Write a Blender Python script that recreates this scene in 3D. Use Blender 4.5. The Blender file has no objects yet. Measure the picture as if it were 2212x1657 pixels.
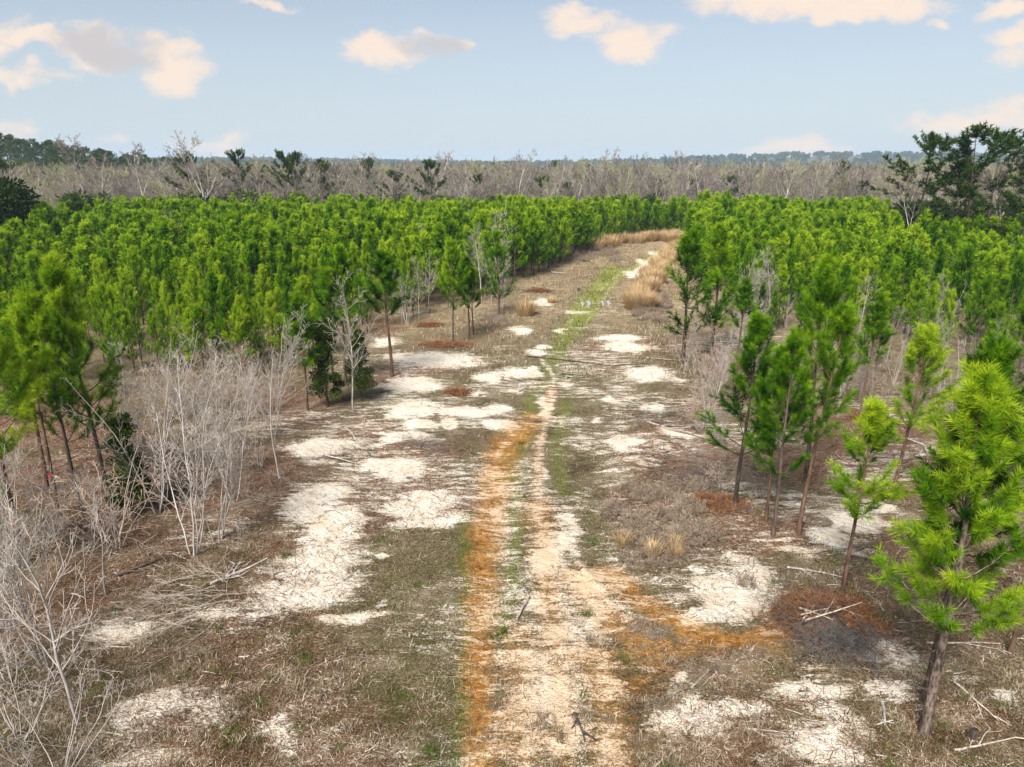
import bpy, math, random
import numpy as np
from mathutils import Vector

SC = bpy.context.scene
COL = SC.collection
R = math.radians
H = 12.0                      # camera height above the track
PITCH = R(17.02)
HFOV = R(71.5)
FP = 1106.0 / math.tan(HFOV / 2)   # focal length in survey units (image 2212 wide)
CT, ST = math.cos(PITCH), math.sin(PITCH)

# ------------------------------------------------------------------ survey helpers
def ray(px, py):
    x = (px - 1106.0) / FP
    y = (828.5 - py) / FP
    return (x, CT + y * ST, -ST + y * CT)

def gp(px, py, z=0.0):
    """where the sight line through a measured point meets the ground"""
    d = ray(px, py)
    t = (H - z) / (-d[2])
    return (d[0] * t, d[1] * t)

def top_z(Y, ty):
    v = (828.5 - ty) / FP
    return H + Y * (v * CT - ST) / (CT + v * ST)

def at_dist(px, Y, z=0.0):
    """x position of a thing seen at column px and standing at distance Y"""
    dep = Y * CT - (z - H) * ST
    return (px - 1106.0) / FP * dep

# ------------------------------------------------------------------ noise
def _hash(ix, iy, seed):
    h = (ix.astype(np.int64) * 374761393 + iy.astype(np.int64) * 668265263 + seed * 1442695041) & 0xFFFFFFFF
    h = ((h ^ (h >> 13)) * 1274126177) & 0xFFFFFFFF
    h = h ^ (h >> 16)
    return (h & 0xFFFFFF) / float(0xFFFFFF)

def vnoise(x, y, seed=0):
    x = np.asarray(x, float); y = np.asarray(y, float)
    ix = np.floor(x); iy = np.floor(y)
    fx = x - ix; fy = y - iy
    fx = fx * fx * (3 - 2 * fx); fy = fy * fy * (3 - 2 * fy)
    a = _hash(ix, iy, seed); b = _hash(ix + 1, iy, seed)
    c = _hash(ix, iy + 1, seed); d = _hash(ix + 1, iy + 1, seed)
    return (a * (1 - fx) + b * fx) * (1 - fy) + (c * (1 - fx) + d * fx) * fy

def fbm(x, y, seed=0, oct=4):
    s = 0.0; a = 0.5; t = 0.0
    for o in range(oct):
        s = s + a * vnoise(x * 2 ** o + 17.3 * o, y * 2 ** o - 9.1 * o, seed + o); t += a; a *= 0.5
    return s / t

def sstep(a, b, x):
    t = np.clip((x - a) / (b - a), 0, 1)
    return t * t * (3 - 2 * t)

# ------------------------------------------------------------------ terrain
def base_z(x, y):
    x = np.asarray(x, float); y = np.asarray(y, float)
    d = np.hypot(x, y)
    z = -4.5 * sstep(118, 200, y)
    z = z + 22.8 * np.exp(-(((x + 278) / 116) ** 2 + ((y - 300) / 105) ** 2))     # wooded hill on the left
    z = z + 17 * sstep(700, 1500, y) * np.exp(-((x + 900) / 700) ** 2)
    z = z + 34 * np.exp(-(((x - 900) / 620) ** 2 + ((y - 2000) / 420) ** 2))      # far hill right of centre
    z = z + 42 * np.exp(-(((x - 2050) / 700) ** 2 + ((y - 2700) / 500) ** 2))
    z = z + 14 * sstep(1500, 2600, y) * (0.6 + 0.8 * fbm(x / 420, y / 900, 5, 3))
    z = z + 0.22 * (fbm(x / 9, y / 9, 11, 3) - 0.5) * sstep(6, 30, d + 20)
    return z

# ground cover patches, surveyed from the photograph: (column, row, half width, half height, strength)
SAND = [(690,965,62,18,1),(722,962,50,16,1),(855,1015,55,20,1),(680,1085,58,42,1),(722,1140,58,42,1),(690,1215,75,42,1),
 (650,1280,85,32,.95),(575,1322,60,22,.75),(245,1368,62,26,.85),(440,1332,52,20,.7),(330,1545,64,42,.85),(440,1540,72,38,.75),
 (320,1640,74,22,.9),(590,1590,24,48,.95),(762,1338,42,16,.95),(900,1095,66,22,.95),(935,1130,64,15,1),(912,1072,36,16,.95),
 (815,1207,22,9,.8),(820,1300,20,10,.7),(690,1480,20,10,.5),(948,777,90,15,.95),(1061,814,28,13,1),(1109,804,34,9,.95),(1150,800,13,9,1),
 (893,829,54,15,1),(893,888,48,20,1),(996,889,56,14,1),(1064,879,28,9,1),(1075,917,32,10,1),(982,917,22,9,1),(907,920,44,9,.95),
 (873,944,54,9,.85),(839,1009,60,20,1),(1129,715,24,7,.95),(1211,715,14,5,.9),(1177,747,14,5,.9),(1157,759,24,7,.9),
 (1338,729,44,6,1),(1345,749,44,13,.95),(832,739,24,11,.85),(870,770,40,9,.8),(1403,807,50,15,.95),(1324,865,24,9,.85),(1413,879,30,14,.9),
 (1345,965,34,20,.95),(1283,906,18,6,.7),(1215,828,20,14,.55),(1180,878,14,24,.7),(1249,674,22,3,.8),(1174,653,22,9,.9),
 (1368,593,16,7,1),(1390,568,12,8,1),(1417,549,10,6,.9),(1446,533,10,3,.9),(1368,750,25,9,.7),(1470,940,40,12,.8),(1385,1005,50,10,.55),
 (1785,1160,48,23,.95),(1850,1125,48,19,1),(1902,1103,38,15,.95),(1720,1195,40,14,.6),(1575,1287,78,48,1),(1530,1318,46,30,1),(1617,1247,46,20,.95),
 (1572,1205,32,20,.9),(1728,1304,54,13,.9),(1672,1346,34,13,.85),(1743,1479,74,21,.95),(1900,1495,48,21,.9),(1537,1559,92,32,.95),
 (1613,1540,44,22,.95),(1804,1559,54,48,.95),(1777,1612,66,42,.95),(1900,1400,64,30,.8),(1968,1430,44,16,.75),(1835,1640,50,20,.9),
 (1480,1483,44,13,.6),(2196,1510,30,17,.8),(2100,1470,60,10,.45),(1650,1640,40,20,.6),
 (1190,1203,42,50,.8),(1219,1137,22,32,.75),(1268,1256,32,28,.75),(1178,1303,27,36,.75),(1287,1344,48,34,.75),(1190,1385,42,40,.65),
 (1194,1510,32,72,.85),(1231,1592,38,62,.85),(1306,1320,32,22,.65),(1080,1110,30,20,.6),(1085,1060,18,20,.55),(1080,1330,30,20,.5),(1070,1600,30,40,.45),
 (1160,1040,10,40,.6),(1420,1445,30,12,.5),(1560,1455,22,14,.5),(700,1000,40,10,.6),(800,955,40,8,.6),(1110,840,20,8,.6),(1040,850,30,7,.6)]
SANDLINES = [([(1195,830),(1180,900),(1168,960),(1160,1040),(1158,1100)],15,.50),([(1330,605),(1270,690),(1235,740)],7,.34),([(1300,610),(1230,700),(1205,750)],6,.3),([(1120,900),(1080,980),(1062,1060)],12,.38),([(1290,1300),(1310,1450),(1320,1657)],45,.5),([(1150,1400),(1150,1657)],60,.5),([(1085,1120),(1100,1250),(1090,1400),(1100,1657)],42,.42),([(1190,1150),(1215,1300),(1240,1450),(1230,1657)],70,.5),([(900,780),(860,860),(800,950),(760,1010),(700,1080),(710,1180),(650,1290),(520,1340)],62,.42),([(940,880),(1010,850),(1110,800)],40,.4),([(1320,730),(1350,800),(1330,880),(1340,960),(1320,1040)],45,.4),([(1120,1330),(1120,1657)],40,.45),([(1240,1330),(1270,1657)],60,.42),([(1780,1480),(1800,1657)],80,.42),([(1530,1210),(1560,1320),(1660,1350)],60,.4),([(300,1560),(330,1657)],80,.4),([(1250,670),(1330,640)],20,.3),
 ([(1160,760),(1190,800),(1195,830)],8,.5),([(1215,760),(1198,830),(1180,900)],11,.36),
 ([(1158,1090),(1170,1180),(1180,1300),(1190,1400),(1200,1657)],24,.5),([(1210,1130),(1250,1220),(1300,1290),(1370,1330)],20,.55),
 ([(1460,525),(1420,548),(1385,575),(1360,600)],9,.7),([(1400,560),(1340,590),(1290,630)],5,.35)]
CLAYLINES = [([(1150,900),(1095,960),(1068,1050),(1052,1150),(1042,1250),(1038,1350),(1036,1450),(1034,1657)],44,.95),([(1052,1150),(1042,1250),(1036,1350),(1034,1657)],16,1.),
 ([(1195,830),(1178,900),(1166,960),(1158,1040),(1160,1100)],17,.6),([(1140,900),(1100,950),(1085,985)],16,.5),
 ([(1160,1090),(1175,1200),(1190,1300),(1200,1420),(1215,1657)],46,.7),
 ([(1310,1240),(1390,1305),(1470,1350),(1560,1392),(1640,1392),(1730,1345)],46,.95),
 ([(1250,1250),(1330,1360),(1430,1440)],60,.75),([(1120,1380),(1130,1657)],70,.7),([(1300,1420),(1330,1657)],60,.8)]
CLAY = [(1600,1410,90,30,.8),(1300,1450,120,60,.7),(1330,1600,90,50,.75),(1110,1600,100,60,.75),(1450,1400,110,40,.8),(1690,1190,60,14,.5),(1680,1340,40,20,.6),(1380,1560,60,30,.6)]
GREENLINES = [([(1100,980),(1118,1100),(1112,1250),(1105,1400)],20,.9),([(1000,1180),(1004,1350),(990,1500)],16,.9),([(1225,860),(1205,960),(1210,1060)],26,.8),([(1180,900),(1140,960)],18,.7),([(1430,540),(1350,590),(1300,620)],14,.7),([(1330,580),(1280,640),(1215,735),(1195,790)],30,.95),([(1290,650),(1240,720)],22,.9),([(1195,790),(1150,860),(1130,950),(1115,1060),(1110,1200),(1105,1320)],28,.85),
 ([(1010,1130),(1005,1300),(995,1450),(985,1657)],26,.75),([(1240,800),(1210,900),(1200,990)],30,.55),([(1230,1050),(1270,1150),(1310,1230)],28,.5)]
GREEN = [(870,880,40,14,.9),(740,1205,26,20,.95),(820,1160,30,12,.6),(1100,1270,40,50,.8),(1115,1340,34,30,.8),(900,1250,150,120,.4),(640,1420,160,70,.38),
 (500,1590,70,30,.7),(870,1500,140,160,.42),(1570,1060,40,20,.4),(1650,1310,34,18,.75),(1500,1230,30,14,.5),(1700,1560,50,30,.5),(1900,1560,50,30,.4),
 (1290,860,60,40,.4),(1250,960,70,40,.5),(960,1000,60,30,.4),(1020,960,50,40,.4),(1360,840,60,20,.4),(640,1130,20,14,.5),(1350,940,30,10,.5)]
LITTER_AND_SHADE = [(1530,1450,120,16,.9),(1560,1480,130,14,.8),(1395,1360,60,14,.9),(1460,1560,50,20,.7),(1285,655,50,6,1),(1450,985,120,75,1),(1400,1090,70,40,.9),(1600,1130,90,40,1),(1500,1180,70,60,.8),(2000,1180,150,60,.9),(2120,1250,120,70,.9),(1940,1640,100,40,.8),(450,1420,160,60,.7),(350,1110,260,120,1),(150,1300,200,120,.8),(560,1030,130,80,.9),(780,930,70,40,.8),(1650,1150,110,50,1),(1560,1080,80,30,.7),(1960,1010,120,80,1),  # thin patch across the track ditch is its shade, painted into the ground colour
 (1720,1000,120,60,.8),(1900,960,200,120,.9),(2080,1560,140,90,.75),(2050,1350,150,80,.6),(960,740,70,12,.8),(1090,700,60,10,.5),(1880,1260,90,40,.55),(1790,1330,70,40,.9),
 (1420,690,60,20,.5),(1500,900,60,60,.6),(650,900,90,50,.8),(1580,800,80,40,.6),(1250,1000,20,40,.2),(150,1050,200,90,1)]
FURROWS = [([(1235,655),(1330,652)],9,.1),([(1340,1330),(1400,1362),(1440,1385)],8,.10),([(1290,1270),(1240,1210)],5,.06),([(1440,1480),(1520,1440),(1620,1415)],14,.12),
 ([(1420,1520),(1470,1560),(1500,1580)],12,.12),([(1420,1530),(1560,1475),(1680,1400)],16,.14),([(1340,1010),(1420,960),(1520,985)],40,.10)]

def _w(px, py, rx, ry):
    a = gp(px, py - ry); b = gp(px, py + ry); c = gp(px, py)
    cy = (a[1] + b[1]) / 2
    return (gp(px, py)[0], cy, rx * math.hypot(cy, H) / FP, max((a[1] - b[1]) / 2, .1))

def blobs(x, y, lst):
    m = np.zeros_like(x)
    for (px, py, rx, ry, s) in lst:
        cx, cy, a, b = _w(px, py, rx, ry)
        dx = (x - cx) / a; dy = (y - cy) / b
        q = dx * dx + dy * dy
        m = np.maximum(m, s * np.exp(-.6 * q))
    return m

def lines(x, y, lst, soft=True):
    m = np.zeros_like(x)
    for (pts, wpx, s) in lst:
        W = [gp(*p) for p in pts]
        for (p, q, p0, p1) in zip(W[:-1], W[1:], pts[:-1], pts[1:]):
            ex, ey = q[0] - p[0], q[1] - p[1]
            t = np.clip(((x - p[0]) * ex + (y - p[1]) * ey) / (ex * ex + ey * ey + 1e-9), 0, 1)
            d = np.hypot(x - p[0] - t * ex, y - p[1] - t * ey)
            ww = wpx * np.hypot(p[1] + t * ey, H) / FP
            m = np.maximum(m, s * np.exp(-.8 * (d / ww) ** 2))
    return m

def masks(x, y):
    wx = x + 2.0 * (fbm(x / 1.5, y / 1.1, 31, 3) - .5) + 0.35 * (fbm(x / .3, y / .3, 33, 2) - .5)
    wy = y + 2.0 * (fbm(x / 1.5, y / 1.1, 41, 3) - .5) + 0.35 * (fbm(x / .3, y / .3, 43, 2) - .5)
    lx = x * .88 + wx * .12; ly = y * .8 + wy * .2
    sand = np.maximum(blobs(x * .35 + wx * .65, y * .45 + wy * .55, SAND), lines(lx, ly, SANDLINES))
    sand = np.maximum(sand, .40 * sstep(8, 16, 30 - np.abs(x - 1 - .08 * y)) * (1 - sstep(55, 80, y)) * sstep(.35, .7, fbm(x / 5, y / 3, 63, 3)))
    clay = np.maximum(lines(lx, ly, CLAYLINES), blobs(wx, wy, CLAY))
    green = np.maximum(lines(x * .7 + wx * .3, wy, GREENLINES), blobs(wx, wy, GREEN))
    litter = np.maximum(blobs(wx, wy, LITTER_AND_SHADE), 0.75 * sstep(0.5, .75, fbm(x / 6, y / 6, 71, 3)) * sstep(.9, 3, np.abs(x - 1.3)))
    return sand, clay, green, litter

def ground_z(x, y):
    x = np.asarray(x, float); y = np.asarray(y, float)
    return base_z(x, y)

def fine_z(x, y, furrow=True):
    near = 1 - sstep(45, 90, np.hypot(x, y))
    z = base_z(x, y) + near * (0.16 * (fbm(x / 1.6, y / 1.6, 51, 3) - .5) + 0.07 * (fbm(x / .35, y / .35, 55, 2) - .5))
    if furrow:
        z = z + lines(x, y, [(p, w, 1) for p, w, _ in FURROWS]) * 0.13 * (0.4 + fbm(x / .3, y / .3, 57, 2))
        z = z - 0.06 * lines(x, y, CLAYLINES[:2])
    return z

def GZ(x, y):
    return float(fine_z(np.array([x]), np.array([y]), False)[0])

# ------------------------------------------------------------------ mesh helpers
def mesh_np(name, V, F, mats, attrs=None, smooth=False, mat_idx=None):
    """F: (M,k) index array of equal-size faces, or a list of such arrays"""
    me = bpy.data.meshes.new(name)
    Fs = F if isinstance(F, list) else [F]
    Fs = [f for f in Fs if len(f)]
    V = np.asarray(V, np.float32)
    loops = np.concatenate([f.reshape(-1) for f in Fs]).astype(np.int32)
    tot = np.concatenate([np.full(len(f), f.shape[1], np.int32) for f in Fs])
    start = np.concatenate([[0], np.cumsum(tot)[:-1]]).astype(np.int32)
    me.vertices.add(len(V)); me.vertices.foreach_set('co', V.reshape(-1))
    me.loops.add(len(loops)); me.loops.foreach_set('vertex_index', loops)
    me.polygons.add(len(tot)); me.polygons.foreach_set('loop_start', start)
    me.polygons.foreach_set('loop_total', tot)
    if smooth: me.polygons.foreach_set('use_smooth', np.ones(len(tot), bool))
    if mat_idx is not None: me.polygons.foreach_set('material_index', np.asarray(mat_idx, np.int32))
    for m in (mats if isinstance(mats, (list, tuple)) else [mats]): me.materials.append(m)
    if attrs:
        for k, a in attrs.items():
            a = np.asarray(a, np.float32)
            if a.ndim == 1:
                at = me.attributes.new(k, 'FLOAT', 'POINT'); at.data.foreach_set('value', a)
            else:
                at = me.attributes.new(k, 'FLOAT_COLOR', 'POINT'); at.data.foreach_set('color', a.reshape(-1))
    me.update(calc_edges=True)
    return me

def norm(a): return a / (np.linalg.norm(a, axis=-1, keepdims=True) + 1e-9)

def tubes(segs, k):
    """segs: rows of p0(3) p1(3) r0 r1 -> vertices, quads"""
    S = np.asarray(segs, float).reshape(-1, 8)
    p0, p1, r0, r1 = S[:, :3], S[:, 3:6], S[:, 6], S[:, 7]
    d = norm(p1 - p0)
    ref = np.where(np.abs(d[:, 2:3]) > 0.75, np.array([[1., .13, 0]]), np.array([[0.1, .1, 1.]]))
    u = norm(np.cross(ref, d)); v = np.cross(d, u)
    ang = np.arange(k) * 2 * math.pi / k
    c, s = np.cos(ang), np.sin(ang)
    off = u[:, None, :] * c[None, :, None] + v[:, None, :] * s[None, :, None]
    A = p0[:, None, :] + off * r0[:, None, None]
    B = p1[:, None, :] + off * r1[:, None, None]
    V = np.concatenate([A, B], 1).reshape(-1, 3)
    n = len(S); b = (np.arange(n) * 2 * k)[:, None]
    i = np.arange(k)[None, :]; j = (np.arange(k)[None, :] + 1) % k
    F = np.stack([b + i, b + j, b + k + j, b + k + i], -1).reshape(-1, 4)
    return V, F

def link(name, me, parent=None):
    o = bpy.data.objects.new(name, me); COL.objects.link(o)
    if parent is not None: o.parent = parent
    return o

def tag(o, label, cat, group=None):
    o['label'] = label; o['category'] = cat
    if group: o['group'] = group
    return o

def structure(o): o['kind'] = 'structure'; return o
def stuff(o, label, cat): o['kind'] = 'stuff'; o['label'] = label; o['category'] = cat; return o

def thing(name, x, y, rz=0, sc=1.0, tilt=(0, 0), z=None):
    e = bpy.data.objects.new(name, None); COL.objects.link(e)
    e.empty_display_size = .3
    e.location = (x, y, (GZ(x, y) if z is None else z))
    e.rotation_euler = (tilt[0], tilt[1], rz)
    e.scale = (sc, sc, sc) if not isinstance(sc, tuple) else sc
    return e

# ------------------------------------------------------------------ materials
class NT:
    def __init__(s, name, world=None):
        if world: s.m = world; world.use_nodes = True
        else:
            s.m = bpy.data.materials.new(name); s.m.use_nodes = True
        s.t = s.m.node_tree; s.t.nodes.clear()
    def n(s, typ, ins=None, **kw):
        nd = s.t.nodes.new(typ)
        for k, v in kw.items(): setattr(nd, k, v)
        if ins:
            for k, v in ins.items():
                if hasattr(v, 'is_output'): s.t.links.new(v, nd.inputs[k])
                else: nd.inputs[k].default_value = v
        return nd
    def math(s, op, a, b=0.0, c=0.0, clamp=False):
        return s.n('ShaderNodeMath', {0: a, 1: b, 2: c}, operation=op, use_clamp=clamp).outputs[0]
    def noise(s, vec, scale, detail=3, rough=.55, dist=0.0):
        return s.n('ShaderNodeTexNoise', {'Vector': vec, 'Scale': scale, 'Detail': detail, 'Roughness': rough, 'Distortion': dist}).outputs[0]
    def ramp(s, fac, stops):
        nd = s.n('ShaderNodeValToRGB', {0: fac}); cr = nd.color_ramp
        while len(cr.elements) < len(stops): cr.elements.new(0.5)
        for e, (p, c) in zip(cr.elements, stops):
            e.position = p; e.color = (c[0], c[1], c[2], 1)
        return nd.outputs[0]
    def mix(s, f, a, b):
        nd = s.n('ShaderNodeMix', data_type='RGBA')
        for idx, v in ((0, f), (6, a), (7, b)):
            if hasattr(v, 'is_output'): s.t.links.new(v, nd.inputs[idx])
            elif idx == 0: nd.inputs[0].default_value = v
            else: nd.inputs[idx].default_value = (v[0], v[1], v[2], 1)
        return nd.outputs[2]
    def maprange(s, v, a, b, c=0., d=1., smooth=True):
        nd = s.n('ShaderNodeMapRange', {0: v, 1: a, 2: b, 3: c, 4: d}, interpolation_type='SMOOTHSTEP' if smooth else 'LINEAR')
        return nd.outputs[0]
    def out(s, sh, vol=None):
        o = s.n('ShaderNodeOutputMaterial')
        if sh is not None: s.t.links.new(sh, o.inputs['Surface'])
        if vol is not None: s.t.links.new(vol, o.inputs['Volume'])

def mat_bark(name, c0, c1, scale=14, stretch=6, bump=.6):
    t = NT(name)
    g = t.n('ShaderNodeTexCoord').outputs['Object']
    mp = t.n('ShaderNodeMapping', {'Vector': g, 'Scale': (1, 1, 1.0 / stretch)}).outputs[0]
    nz = t.noise(mp, scale, 4, .65)
    lo = t.noise(g, .8, 2)
    rnd = t.n('ShaderNodeObjectInfo').outputs['Random']
    f = t.math('ADD', nz, t.math('MULTIPLY', t.math('SUBTRACT', lo, .5), .5))
    f = t.math('ADD', f, t.math('MULTIPLY', t.math('SUBTRACT', rnd, .5), .25))
    col = t.ramp(f, [(.3, c0), (.68, c1)])
    bp = t.n('ShaderNodeBump', {'Height': nz, 'Strength': bump, 'Distance': .02}).outputs[0]
    b = t.n('ShaderNodeBsdfPrincipled', {'Base Color': col, 'Roughness': .9, 'Normal': bp, 'Specular IOR Level': .15})
    t.out(b.outputs[0]); return t.m

def mat_leaf(name, stops, trans=.35, rnd_amt=.35, tint_amt=.6, noise_amt=0.3):
    t = NT(name)
    oi = t.n('ShaderNodeObjectInfo')
    at = t.n('ShaderNodeAttribute', attribute_name='tint').outputs['Fac']
    g = t.n('ShaderNodeTexCoord').outputs['Object']
    nz = t.noise(g, 1.1, 2)
    f = t.math('ADD', t.math('MULTIPLY', at, tint_amt), t.math('MULTIPLY', oi.outputs['Random'], rnd_amt))
    f = t.math('ADD', f, t.math('MULTIPLY', t.math('SUBTRACT', nz, .5), noise_amt))
    shift = t.n('ShaderNodeSeparateColor', {0: oi.outputs['Color']}).outputs[0]   # per tree: 1 = as is, lower = darker foliage colour
    f = t.math('ADD', f, t.math('SUBTRACT', shift, 1.0), clamp=True)
    col = t.ramp(f, stops)
    d = t.n('ShaderNodeBsdfDiffuse', {'Color': col}).outputs[0]
    tr = t.n('ShaderNodeBsdfTranslucent', {'Color': col}).outputs[0]
    mx = t.n('ShaderNodeMixShader', {0: trans, 1: d, 2: tr}).outputs[0]
    t.out(mx); return t.m

M_PBARK = mat_bark('pine_bark', (.025, .018, .014), (.12, .088, .07), 12, 4, .9)
M_PBARKR = mat_bark('reddish_pine_bark', (.035, .022, .015), (.17, .10, .068), 12, 4, .9)
M_SCALY = mat_bark('scaly_pine_bark', (.03, .022, .018), (.26, .195, .16), 16, 3, 1.0)
M_PALE = mat_bark('pale_sapling_bark', (.17, .152, .14), (.50, .46, .425), 6, 3, .3)
M_TWIG = mat_bark('pale_twig', (.17, .148, .132), (.44, .395, .36), 3, 2, .1)
M_TANTWIG = mat_bark('tan_vine_twig', (.22, .155, .115), (.46, .36, .29), 3, 2, .1)
M_GREYBARK = mat_bark('grey_forest_bark', (.17, .15, .135), (.50, .46, .42), 2, 3, .2)
M_GREYTWIG = mat_bark('grey_forest_twig', (.10, .083, .074), (.29, .25, .225), .6, 1, .1)
M_OLIVETWIG = mat_bark('budding_forest_twig', (.18, .18, .10), (.34, .34, .19), .6, 1, .1)
M_DARKBARK = mat_bark('dark_forest_bark', (.04, .035, .03), (.12, .105, .095), 2, 3, .2)
M_DEAD = mat_bark('weathered_wood', (.13, .10, .08), (.46, .40, .34), 9, 6, .5)
M_DEADDK = mat_bark('dark_rotten_wood', (.035, .027, .022), (.14, .11, .09), 9, 6, .5)
M_GREYBRUSH = mat_bark('grey_dead_brush', (.035, .032, .032), (.17, .16, .155), 4, 2, .1)
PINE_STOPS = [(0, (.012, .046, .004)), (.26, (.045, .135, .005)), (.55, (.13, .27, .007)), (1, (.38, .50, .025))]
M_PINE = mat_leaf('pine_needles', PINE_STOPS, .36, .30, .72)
M_OLDPINE = mat_leaf('mature_pine_needles', [(0, (.012, .03, .008)), (.5, (.045, .085, .016)), (1, (.12, .165, .025))], .25, .3, .6)
M_CEDAR = mat_leaf('cedar_foliage', [(0, (.010, .024, .004)), (.5, (.035, .060, .010)), (1, (.085, .105, .015))], .15, .3, .6)
M_SHRUB = mat_leaf('evergreen_shrub_leaves', [(0, (.016, .035, .012)), (.5, (.05, .085, .025)), (1, (.13, .165, .05))], .25, .5, .5)
M_FARTREE = mat_leaf('far_wood_foliage', [(0, (.012, .03, .010)), (.5, (.028, .055, .018)), (1, (.055, .085, .025))], .1, .7, .4)
M_STRAW = mat_leaf('broomsedge_straw', [(0, (.30, .20, .095)), (.5, (.50, .36, .20)), (1, (.72, .57, .37))], .3, .3, .6)
M_REDNEEDLE = mat_leaf('dead_red_needles', [(0, (.07, .034, .02)), (.5, (.19, .09, .045)), (1, (.36, .19, .09))], .1, .2, .7)
M_WEED = mat_leaf('dry_weed_stems', [(0, (.13, .10, .075)), (.5, (.30, .235, .18)), (1, (.52, .43, .32))], .15, .3, .7)
M_GRASS = mat_leaf('ground_grass', [(0, (.05, .08, .010)), (.22, (.09, .12, .02)), (.38, (.07, .05, .03)), (.62, (.20, .155, .10)), (1, (.53, .46, .36))], .2, 0, 1.0, .12)
M_LITTER = mat_leaf('ground_litter', [(0, (.025, .015, .009)), (.35, (.09, .052, .028)), (.6, (.20, .125, .075)), (.82, (.38, .30, .235)), (1, (.62, .55, .48))], .05, 0, 1.0, .1)

def mat_ground():
    t = NT('bare_ground')
    pos = t.n('ShaderNodeNewGeometry').outputs['Position']
    at = t.n('ShaderNodeAttribute', attribute_name='cover')
    sp = t.n('ShaderNodeSeparateColor', {0: at.outputs['Color']})
    sand, clay, green = sp.outputs[0], sp.outputs[1], sp.outputs[2]
    lit = at.outputs['Alpha']
    n1 = t.noise(pos, 1.1, 4, .6); n2 = t.noise(pos, 5.5, 4, .65, .4); n3 = t.noise(pos, 19, 3, .7, .6)
    rot = t.n('ShaderNodeMapping', {'Vector': pos, 'Rotation': (0, 0, .5), 'Scale': (1, 5, 1)}).outputs[0]
    st1 = t.noise(rot, 5, 3, .7, 1.4)
    rot2 = t.n('ShaderNodeMapping', {'Vector': pos, 'Rotation': (0, 0, -.7), 'Scale': (1, 6, 1)}).outputs[0]
    st2 = t.noise(rot2, 4.2, 3, .7, 1.6)
    nh = t.noise(t.n('ShaderNodeMapping', {'Vector': pos, 'Rotation': (0, 0, .12), 'Scale': (.5, 1.9, 1)}).outputs[0], 1.6, 7, .74, .7)
    nf = t.noise(t.n('ShaderNodeMapping', {'Vector': pos, 'Rotation': (0, 0, -.2), 'Scale': (.6, 1.6, 1)}).outputs[0], 8.5, 4, .75, 1.2)
    br = t.math('ADD', t.math('MULTIPLY', nh, .54), t.math('ADD', t.math('MULTIPLY', n3, .18), t.math('MULTIPLY', nf, .28)))
    def edge(m, k, lo, hi):
        return t.maprange(t.math('ADD', m, t.math('MULTIPLY', t.math('SUBTRACT', br, .5), k)), lo, hi)
    # old grass and soil
    gsel = t.math('ADD', t.math('MULTIPLY', st1, .5), t.math('MULTIPLY', n3, .5))
    soil = t.ramp(gsel, [(.36, (.022, .015, .008)), (.46, (.105, .075, .042)), (.54, (.21, .16, .10)), (.66, (.50, .42, .31))])
    soil = t.mix(t.maprange(n1, .35, .7), soil, t.ramp(gsel, [(.36, (.02, .02, .008)), (.46, (.095, .082, .036)), (.55, (.19, .165, .085)), (.68, (.42, .36, .23))]))
    lsel = t.math('ADD', t.math('MULTIPLY', st2, .55), t.math('MULTIPLY', n3, .45))
    litc = t.ramp(lsel, [(.36, (.02, .010, .006)), (.45, (.105, .052, .028)), (.54, (.23, .135, .085)), (.66, (.50, .40, .32))])
    col = t.mix(edge(lit, 1.2, .3, .75), soil, litc)
    drift = t.noise(pos, .55, 5, .65, .6)
    col = t.mix(t.math('MULTIPLY', t.maprange(drift, .5, .68), .55), col, (.33, .27, .20))
    col = t.mix(t.math('MULTIPLY', t.maprange(drift, .46, .32), .6), col, (.035, .024, .014))
    grc = t.ramp(gsel, [(.32, (.035, .05, .008)), (.48, (.13, .155, .026)), (.66, (.33, .31, .12))])
    col = t.mix(t.math('MULTIPLY', edge(green, 2.0, .34, .95), .75), col, grc)
    clc = t.ramp(t.math('ADD', t.math('MULTIPLY', n2, .6), t.math('MULTIPLY', n1, .4)), [(.34, (.09, .040, .010)), (.45, (.30, .125, .022)), (.55, (.46, .23, .06)), (.68, (.66, .48, .27))])
    cmod = t.math('ADD', clay, t.math('MULTIPLY', t.math('SUBTRACT', t.noise(pos, 1.7, 5, .7, .8), .52), 1.1))
    col = t.mix(t.math('MULTIPLY', edge(cmod, 2.7, .22, 1.0), .9), col, clc)
    snc = t.ramp(t.math('ADD', t.math('MULTIPLY', n1, .6), t.math('MULTIPLY', n2, .4)), [(.28, (.56, .42, .28)), (.45, (.74, .65, .53)), (.62, (.86, .81, .73))])
    snd = edge(sand, 3.5, .30, .58)
    crumbs = t.maprange(t.noise(rot, 7, 4, .75, 2.2), .60, .68)
    snd = t.math('MULTIPLY', snd, t.math('SUBTRACT', 1.0, t.math('MULTIPLY', crumbs, .8)))
    tread = t.n('ShaderNodeTexWave', {'Vector': pos, 'Scale': 1.35, 'Distortion': 3.5, 'Detail': 3., 'Detail Scale': 2.2, 'Detail Roughness': .6}, bands_direction='DIAGONAL').outputs['Fac']
    tsel = t.math('MULTIPLY', t.maprange(tread, .66, .9), t.maprange(nh, .42, .6))
    snd = t.math('MULTIPLY', snd, t.math('SUBTRACT', 1.0, t.math('MULTIPLY', tsel, .3)))
    snc = t.mix(t.math('MULTIPLY', t.maprange(clay, .15, .8), .65), snc, (.74, .50, .29))
    col = t.mix(snd, col, snc)
    sxyz = t.n('ShaderNodeSeparateXYZ', {0: pos})
    fary = t.maprange(sxyz.outputs[1], 38, 66)
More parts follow.
